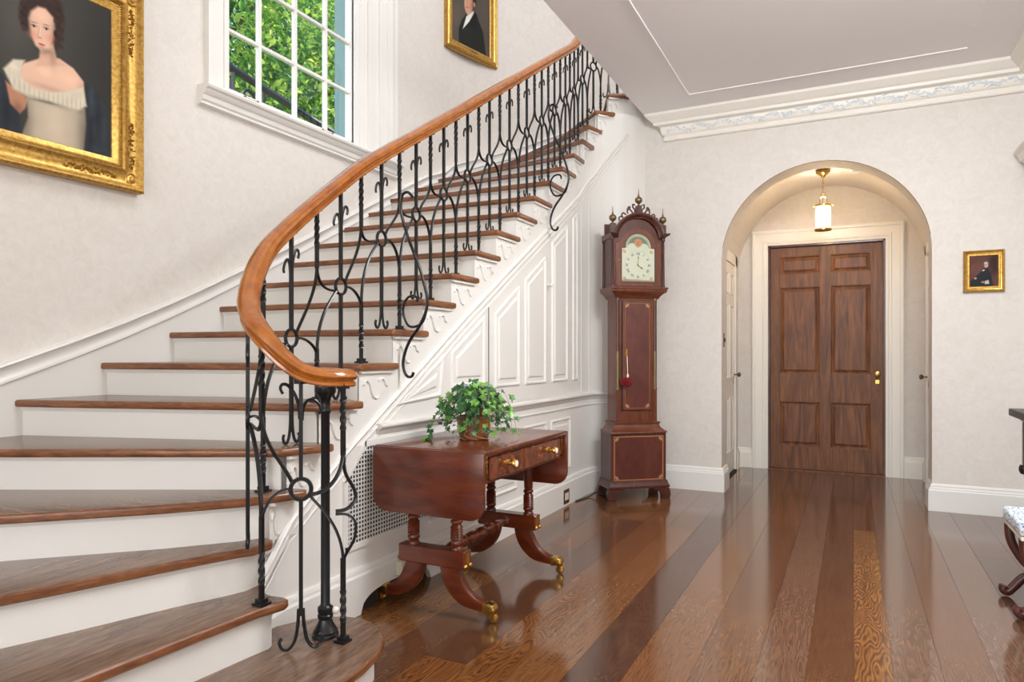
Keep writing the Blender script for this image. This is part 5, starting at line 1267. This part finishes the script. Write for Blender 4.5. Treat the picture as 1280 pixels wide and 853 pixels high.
def rope(mb, d, st, rr, h):
    for (xa, za, xb, zb) in ((px0+d,pz0+d,px1-d,pz0+d), (px1-d,pz0+d,px1-d,pz1-d), (px0+d,pz1-d,px1-d,pz1-d), (px0+d,pz0+d,px0+d,pz1-d)):
        L_ = math.hypot(xb-xa, zb-za); n = int(L_/st)
        for k in range(n):
            t = (k+.5)/n; x, z = xa+(xb-xa)*t, za+(zb-za)*t; mb.add([fa(x-rr,z-rr,h), fa(x+rr,z-rr*.2,h), fa(x+rr,z+rr,h), fa(x-rr,z+rr*.2,h), fa(x,z,h+rr*.9)], [(0,1,4), (1,2,4), (2,3,4), (3,0,4)])
rope(mb, .119, .012, .0052, .036)
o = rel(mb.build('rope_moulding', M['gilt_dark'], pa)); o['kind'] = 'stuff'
mb = MB()
def orn(cx, cz, ux, uz, n, L_):   # leafy sprays along the cove
    for k in range(n):
        t = (k+.5)/n*2-1; x, z = cx+ux*t*L_, cz+uz*t*L_; w2 = (1-t*t)*.018+.004
        for q in range(3):
            xx = x+rg.uniform(-w2,w2)*(abs(uz)+.15); zz = z+rg.uniform(-w2,w2)*(abs(ux)+.15); r_ = rg.uniform(.004,.010); a = rg.uniform(0,PI)
            P = [(xx+r_*math.cos(a+2*PI*j/7)*(1 if j % 2 else .6), zz+r_*math.sin(a+2*PI*j/7)*(1 if j % 2 else .6)) for j in range(7)]
            mb.add([fa(u, v, .037) for u, v in P]+[fa(xx, zz, .037+r_*.9)], [(j, (j+1) % 7, 7) for j in range(7)])
cv = .062
for z in (2.22, 2.80): orn(px1-cv, z, 0, 1, 26, .12); orn(px0+cv, z, 0, 1, 26, .12)
for x in (1.50, 2.06): orn(x, pz0+cv, 1, 0, 26, .13); orn(x, pz1-cv, 1, 0, 26, .13)
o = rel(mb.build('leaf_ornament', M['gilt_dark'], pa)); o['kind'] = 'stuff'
for x in (px0+cv, px1-cv):
    for z in (pz0+cv, pz1-cv):
        mb = MB(); mb.lathe([(.034,0), (.036,.008), (.030,.014), (.024,.010), (.016,.012), (.012,.022), (.002,.024)], 12, fn=lambda a, b, c, x=x, z=z: fa(x+a, z+b, .030+c)); rel(mb.build('corner_rosette', M['gilt'], pa, smooth=40))
SK = (.87,.70,.60)
A = dict(
 hair=[(1.752,2.70),(1.775,2.78),(1.82,2.84),(1.89,2.85),(1.935,2.80),(1.948,2.73),(1.935,2.645),(1.911,2.58),(1.888,2.63),(1.884,2.713),(1.83,2.739),(1.793,2.702),(1.79,2.616),(1.768,2.61),(1.752,2.655)],
 face=[(1.79,2.672),(1.80,2.71),(1.83,2.745),(1.863,2.75),(1.9,2.721),(1.906,2.658),(1.89,2.594),(1.866,2.553),(1.845,2.545),(1.82,2.56),(1.80,2.60)],
 neck=[(1.838,2.56),(1.896,2.60),(1.912,2.541),(1.96,2.519),(1.816,2.465),(1.835,2.505)],
 chest=[(1.727,2.396),(1.771,2.462),(1.843,2.513),(1.925,2.542),(1.989,2.52),(2.038,2.473),(2.045,2.385),(1.96,2.36),(1.80,2.35)],
 ruffle=[(1.687,2.406),(1.727,2.463),(1.775,2.477),(1.754,2.414),(1.771,2.382),(1.816,2.362),(1.884,2.368),(1.968,2.402),(2.035,2.447),(2.053,2.358),(1.997,2.314),(1.884,2.322),(1.79,2.31),(1.727,2.33)],
 bodice=[(1.784,2.308),(1.884,2.317),(2.044,2.344),(2.048,2.273),(2.035,2.10),(1.911,2.10),(1.752,2.10),(1.788,2.223)],
 arm=[(1.696,2.355),(1.79,2.305),(1.777,2.261),(1.754,2.229),(1.714,2.262)],
 shawlL=[(1.56,2.44),(1.683,2.381),(1.702,2.34),(1.752,2.225),(1.762,2.09),(1.5,2.09)],
 shawlR=[(2.029,2.475),(2.086,2.465),(2.14,2.402),(2.164,2.277),(2.177,2.09),(2.029,2.09),(2.056,2.276),(2.044,2.393)])
p = Paint(1.395, 2.180, 2.125, 2.895, .0028, (.23,.22,.20))
p.C *= (1+p.noise(14, .16, 1, .4))[..., None]; p.shade(1.72, 2.72, .09, .2, 1.35); p.shade(2.15, 2.6, .12, .5, .75)
p.poly(A['shawlL'], (.165,.185,.21), .016, .12); p.poly(A['shawlR'], (.165,.185,.21), .016, .12)
for cx, cz, rx, rz, f_ in ((2.075,2.40,.014,.06,1.35), (2.11,2.33,.012,.09,.75), (2.14,2.25,.012,.08,1.2), (2.07,2.22,.012,.08,.7), (2.10,2.16,.03,.02,1.25)): p.shade(cx, cz, rx, rz, f_, A['shawlR'])
for cx, cz, rx, rz, f_ in ((1.66,2.30,.012,.07,1.3), (1.70,2.22,.012,.07,.75), (1.62,2.2,.03,.02,1.2)): p.shade(cx, cz, rx, rz, f_, A['shawlL'])
p.poly(A['arm'], (.70,.49,.38), .010); p.shade(1.745, 2.25, .02, .03, .75, A['arm'])
p.poly(A['bodice'], (.72,.655,.57), .010, .03); p.shade(1.90, 2.23, .05, .10, 1.10, A['bodice'])
p.shade(2.045, 2.2, .035, .2, .66, A['bodice']); p.shade(1.775, 2.2, .03, .12, .70, A['bodice']); p.shade(1.90, 2.325, .12, .014, .72, A['bodice'])
p.poly(A['hair'], (.20,.125,.095), .022); p.poly(A['chest'], SK, .010)
p.poly(A['neck'], (.82,.645,.545), .012); p.shade(1.848, 2.555, .026, .022, .72); p.shade(1.895, 2.54, .016, .05, .84); p.shade(1.86, 2.455, .03, .02, 1.06)
p.shade(1.98, 2.46, .07, .03, 1.05); p.shade(2.035, 2.42, .025, .05, .80); p.shade(1.74, 2.43, .02, .03, .9); p.shade(1.88, 2.385, .10, .016, .88)
p.poly(A['ruffle'], (.80,.75,.665), .012, .05)
for k in range(34):
    u = 1.70+k*.0104; zb = 2.345 if u < 1.80 else 2.325+.10*max(0, u-1.83); p.shade(u, zb+.012, .0022, .028, .90 if k % 2 else 1.05, A['ruffle'])
p.shade(1.88, 2.320, .20, .010, .82, A['ruffle']); p.shade(1.73, 2.43, .02, .02, 1.07)
p.poly(A['face'], (.86,.69,.595), .014); p.shade(1.845, 2.71, .03, .025, 1.06, A['face']); p.shade(1.905, 2.65, .018, .07, .72, A['face']); p.shade(1.795, 2.63, .010, .06, .86, A['face']); p.shade(1.86, 2.556, .03, .010, .80)
for cx, cz in ((1.808,2.607), (1.885,2.618)): p.ell(cx, cz, .018, .018, (.84,.45,.38), 1.8, a=.42)
for cx, cz in ((1.812,2.646), (1.866,2.656)):
    p.ell(cx, cz+.003, .014, .009, (.68,.50,.41), .9, a=.7); p.ell(cx, cz-.001, .0095, .0042, (.74,.68,.62), .5, rot=.12); p.ell(cx, cz, .0048, .0050, (.14,.09,.07), .5); p.ell(cx, cz+.0045, .0115, .0018, (.25,.15,.12), .9, rot=.12); p.ell(cx, cz+.0185, .0145, .0022, (.42,.27,.20), 1.4, rot=.12, a=.7)
p.ell(1.8325, 2.632, .003, .026, (.74,.54,.44), 1.2, rot=-.1, a=.5); p.ell(1.8395, 2.63, .003, .024, (.91,.76,.67), 1.2, rot=-.1, a=.6); p.ell(1.838, 2.604, .008, .0028, (.62,.38,.31), 1, a=.8)
p.ell(1.846, 2.5775, .0145, .0026, (.60,.20,.19), .8, rot=.08); p.ell(1.846, 2.5735, .0115, .0038, (.76,.34,.31), .8, rot=.08, a=.9); p.ell(1.846, 2.5635, .010, .0025, (.70,.50,.42), 1.2, a=.6)
for k in range(30): p.ell(1.922+rg.uniform(-.016,.022), 2.595+rg.uniform(0,.18), rg.uniform(.006,.012), rg.uniform(.006,.014), ((.27,.17,.125), (.15,.09,.07), (.21,.13,.10))[k % 3], .8, a=.85)
for k in range(16): p.ell(1.771+rg.uniform(-.012,.010), 2.625+rg.uniform(0,.14), rg.uniform(.006,.010), rg.uniform(.006,.012), ((.27,.17,.125), (.15,.09,.07), (.21,.13,.10))[k % 3], .8, a=.85)
for k in range(14): p.ell(1.85+rg.uniform(-.06,.06), 2.80+rg.uniform(-.025,.035), rg.uniform(.010,.02), rg.uniform(.004,.008), ((.26,.165,.12), (.16,.10,.08))[k % 2], 1, rot=rg.uniform(-.6,.6), a=.6)
rel(p.build('canvas', pa, lambda x, z: (WX+.004+.017, x, z)))
# second portrait, on the curve of the stair wall
dv = Vector((.167,.698)).normalized(); nvv = Vector((dv.y, -dv.x))
fb = lambda a, z, h: (-3.36+dv.x*a+nvv.x*(h+.0), 5.365+dv.y*a+nvv.y*(h+.0), z)
pb_ = empty('portrait_painting', (*fb(.34, 4.4, 0)[:2], 4.4), 0, 'gilt-framed portrait of a man in a black coat and white cravat high above the handrail', 'painting')
Z0, Z1 = 3.985, 4.93
def fr_rows(x0, x1, z0, z1, rows, fn): return frame_prof(MB(), x0, x1, z0, z1, rows, fn)
rel(fr_rows(-.03, .675, Z0, Z1, [(0,0), (0,.04), (.008,.05), (.016,.046), (.03,.056), (.045,.058), (.056,.05), (.062,.04), (.082,.036), (.086,.03), (.092,.026)], fb).build('frame', M['gilt'], pb_, smooth=35))
mb = MB()
for z in np.arange(Z0+.01, Z1, .014):
    for x in (-.026, .671): mb.box_ = None; P0 = fb(x, z, .047); mb.lathe([(.0045,-.003), (.006,0), (.0045,.003)], 6, P0)
for x in np.arange(-.02, .67, .014): mb.lathe([(.0045,-.003), (.006,0), (.0045,.003)], 6, fb(x, Z0+.004, .047))
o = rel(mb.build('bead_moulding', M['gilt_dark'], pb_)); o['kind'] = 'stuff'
mb = MB(); mb.prism_f([(.28,Z0+.04), (.37,Z0+.04), (.37,Z0+.054), (.28,Z0+.054)], .057, .061, fb); rel(mb.build('name_plate', M['brass_old'], pb_))
p = Paint(.055, .590, Z0+.085, Z1-.085, .005, (.30,.27,.24)); p.C *= (1+p.noise(10, .15))[..., None]; p.shade(.1, 4.35, .1, .3, 1.15)
p.poly([(.149,4.06),(.149,4.215),(.19,4.30),(.25,4.38),(.30,4.40),(.38,4.445),(.42,4.38),(.48,4.30),(.53,4.06)], (.11,.12,.11), .012, .12)
p.poly([(.25,4.359),(.341,4.443),(.361,4.437),(.289,4.32),(.199,4.216),(.225,4.287)], (.84,.83,.80), .007, .05)
p.poly([(.36,4.44),(.40,4.42),(.39,4.33),(.33,4.26),(.30,4.31)], (.08,.09,.09), .008)
p.poly([(.222,4.58),(.222,4.447),(.235,4.405),(.263,4.375),(.30,4.395),(.335,4.45),(.345,4.50),(.345,4.62),(.23,4.63)], (.74,.55,.46), .012); p.shade(.34, 4.5, .03, .1, .75)
p.poly([(.22,4.60),(.24,4.66),(.32,4.68),(.38,4.64),(.39,4.56),(.375,4.50),(.35,4.49),(.335,4.56),(.32,4.62),(.26,4.62)], (.19,.12,.09), .014); p.ell(.36, 4.51, .012, .022, (.70,.50,.42))
for cx in (.243, .288): p.ell(cx, 4.535, .011, .006, (.22,.14,.11), .5)
p.ell(.262, 4.50, .008, .022, (.68,.46,.38), .6); p.ell(.262, 4.448, .017, .005, (.58,.28,.26), .6); p.ell(.30, 4.47, .02, .02, (.74,.42,.35), 1.2, a=.5)
rel(p.build('canvas', pb_, lambda x, z: fb(x, z, .026)))
# small portrait right of the arch
fc = lambda a, z, h: (a, YW-h, z)
pc = empty('portrait_painting', (.84, YW, 1.745), 0, 'small square gilt-framed portrait of a seated man in black to the right of the arch', 'painting')
rel(frame_prof(MB(), .716, .962, 1.596, 1.892, [(0,0), (0,.026), (.006,.033), (.012,.030), (.016,.020), (.022,.018), (.026,.022), (.036,.022), (.040,.014), (.044,.012)], fc).build('frame', M['gilt'], pc, smooth=35))
p = Paint(.756, .922, 1.636, 1.852, .003, (.36,.23,.20)); p.C *= (1+p.noise(40, .25))[..., None]; p.shade(.90, 1.80, .03, .1, .55)
p.poly([(.842,1.763),(.864,1.767),(.882,1.723),(.892,1.664),(.90,1.63),(.757,1.63),(.757,1.675),(.797,1.711)], (.13,.14,.16), .008, .1)
p.ell(.854, 1.787, .012, .020, (.78,.62,.55), .35); p.ell(.853, 1.80, .012, .009, (.75,.70,.66), .5); p.ell(.85, 1.79, .008, .002, (.3,.2,.18), .5); p.ell(.838, 1.749, .008, .004, (.85,.83,.78), .4, rot=.6); p.ell(.79, 1.694, .008, .007, (.72,.57,.48), .5); p.poly([(.845,1.672),(.868,1.680),(.873,1.652),(.846,1.650)], (.72,.70,.64), .004); p.ell(.835, 1.665, .01, .007, (.68,.5,.42), .5)
rel(p.build('canvas', pc, lambda x, z: fc(x, z, .0145)))

# ------------------------------------------------------------ console table and stool at the right edge
co = empty('console_table', (.97, 4.2, 0), 0, 'dark console table whose corner shows at the right edge below the small portrait', 'table')
rel(MB().box((.822, 3.35, .79), (1.10, 4.90, .832)).build('table_top', M['black'], co, bevel=.006, seg=2))
mb = MB(); 
rel(MB().box((.87, 3.40, .765), (1.10, 4.85, .79)).build('apron', M['clock_dark'], co, bevel=.004, seg=1))
for yy in (3.45, 4.80):
    rel(MB().box((.872, yy-.02, .50), (.90, yy+.02, .765)).build('leg', M['clock_dark'], co, bevel=.004, seg=1))
    rel(MB().tube(catmull([(.886,yy,.50), (.872,yy,.47), (.862,yy,.49), (.868,yy,.515)], 5), .010, 6).build('scroll', M['black'], co, smooth=60))
    rel(MB().tube(catmull([(.886,yy,.50), (.92,yy,.38), (.98,yy,.25), (1.0,yy,.10), (.98,yy,.02)], 6), [.02]*25, 8).build('leg_curve', M['clock_dark'], co, smooth=60))
    rel(MB().box((.955, yy-.03, 0), (1.02, yy+.03, .03)).build('foot', M['clock_dark'], co, bevel=.004))
rel(MB().box((.99, 3.45, .03), (1.02, 4.80, .07)).build('stretcher', M['clock_dark'], co, bevel=.004))
st = empty('upholstered_stool', (.86, 3.80, 0), 0, 'dark carved stool with a blue and white patterned seat cut by the right edge', 'stool')
rel(MB().box((.645, 3.60, .36), (1.08, 3.99, .425)).build('seat', M['cushion'], st, bevel=.022, seg=4, smooth=60))
rel(MB().box((.650, 3.605, .345), (1.075, 3.985, .362)).build('seat_rail', M['ivory'], st, bevel=.002, seg=1))
for yy in (3.635, 3.955):
    for sx, c0 in ((1, .665), (-1, 1.06)):
        c = catmull([(c0, yy, .345), (c0+sx*.01, yy, .26), (c0+sx*.06, yy, .17), (c0+sx*.12, yy, .13)], 5)
        rel(MB().tube(c, .020, 8).build('leg', M['clock_dark'], st, smooth=60))
        c = catmull([(c0+sx*.12, yy, .13), (c0+sx*.06, yy, .10), (c0+sx*.02, yy, .05), (c0-sx*.005, yy, .022), (c0-sx*.022, yy, .030), (c0-sx*.018, yy, .05)], 5)
        rel(MB().tube(c, .020, 8).build('leg_foot', M['clock_dark'], st, smooth=60))
        c = catmull([(c0+sx*.04, yy, .345), (c0+sx*.05, yy, .26), (c0+sx*.10, yy, .19), (c0+sx*.16, yy, .18)], 5)
        rel(MB().tube(c, .008, 6).build('leg_scroll', M['black'], st, smooth=60))
    rel(MB().tube([(.78,yy,.135), (.945,yy,.135)], .018, 8).build('crossing', M['clock_dark'], st, smooth=60))
rel(MB().tube([(.862,3.635,.135), (.862,3.955,.135)], .014, 8).build('stretcher', M['clock_dark'], st, smooth=60))

# ------------------------------------------------------------ small wall fittings
o = empty('wall_outlet', (-1.94, 4.815, .07), 0, 'dark brass double outlet in the white baseboard between table and clock', 'outlet')
rel(MB().box((-1.942, 4.765, .018), (-1.938, 4.872, .125)).build('plate', M['clock_dark'], o, bevel=.001, seg=1))
for yy in (4.80, 4.838): rel(MB().box((-1.938, yy-.012, .045), (-1.936, yy+.012, .098)).build('socket', M['ivory'], o))
o = empty('junction_box', (-1.94, 2.72, .07), 0, 'beige surface-mounted socket box low on the baseboard behind the near table leg', 'outlet')
rel(MB().box((-1.942, 2.655, .100), (-1.905, 2.755, .165)).build('housing', M['beige'], o, bevel=.004))
rel(MB().box((-1.942, 2.757, .100), (-1.912, 2.82, .165)).build('adapter', M['white'], o, bevel=.003))
rel(MB().lathe([(.004,0), (.004,.002)], 8, fn=lambda x, y, z: (-1.905+z, 2.68+x, .135+y)).build('screw', M['brass_old'], o))
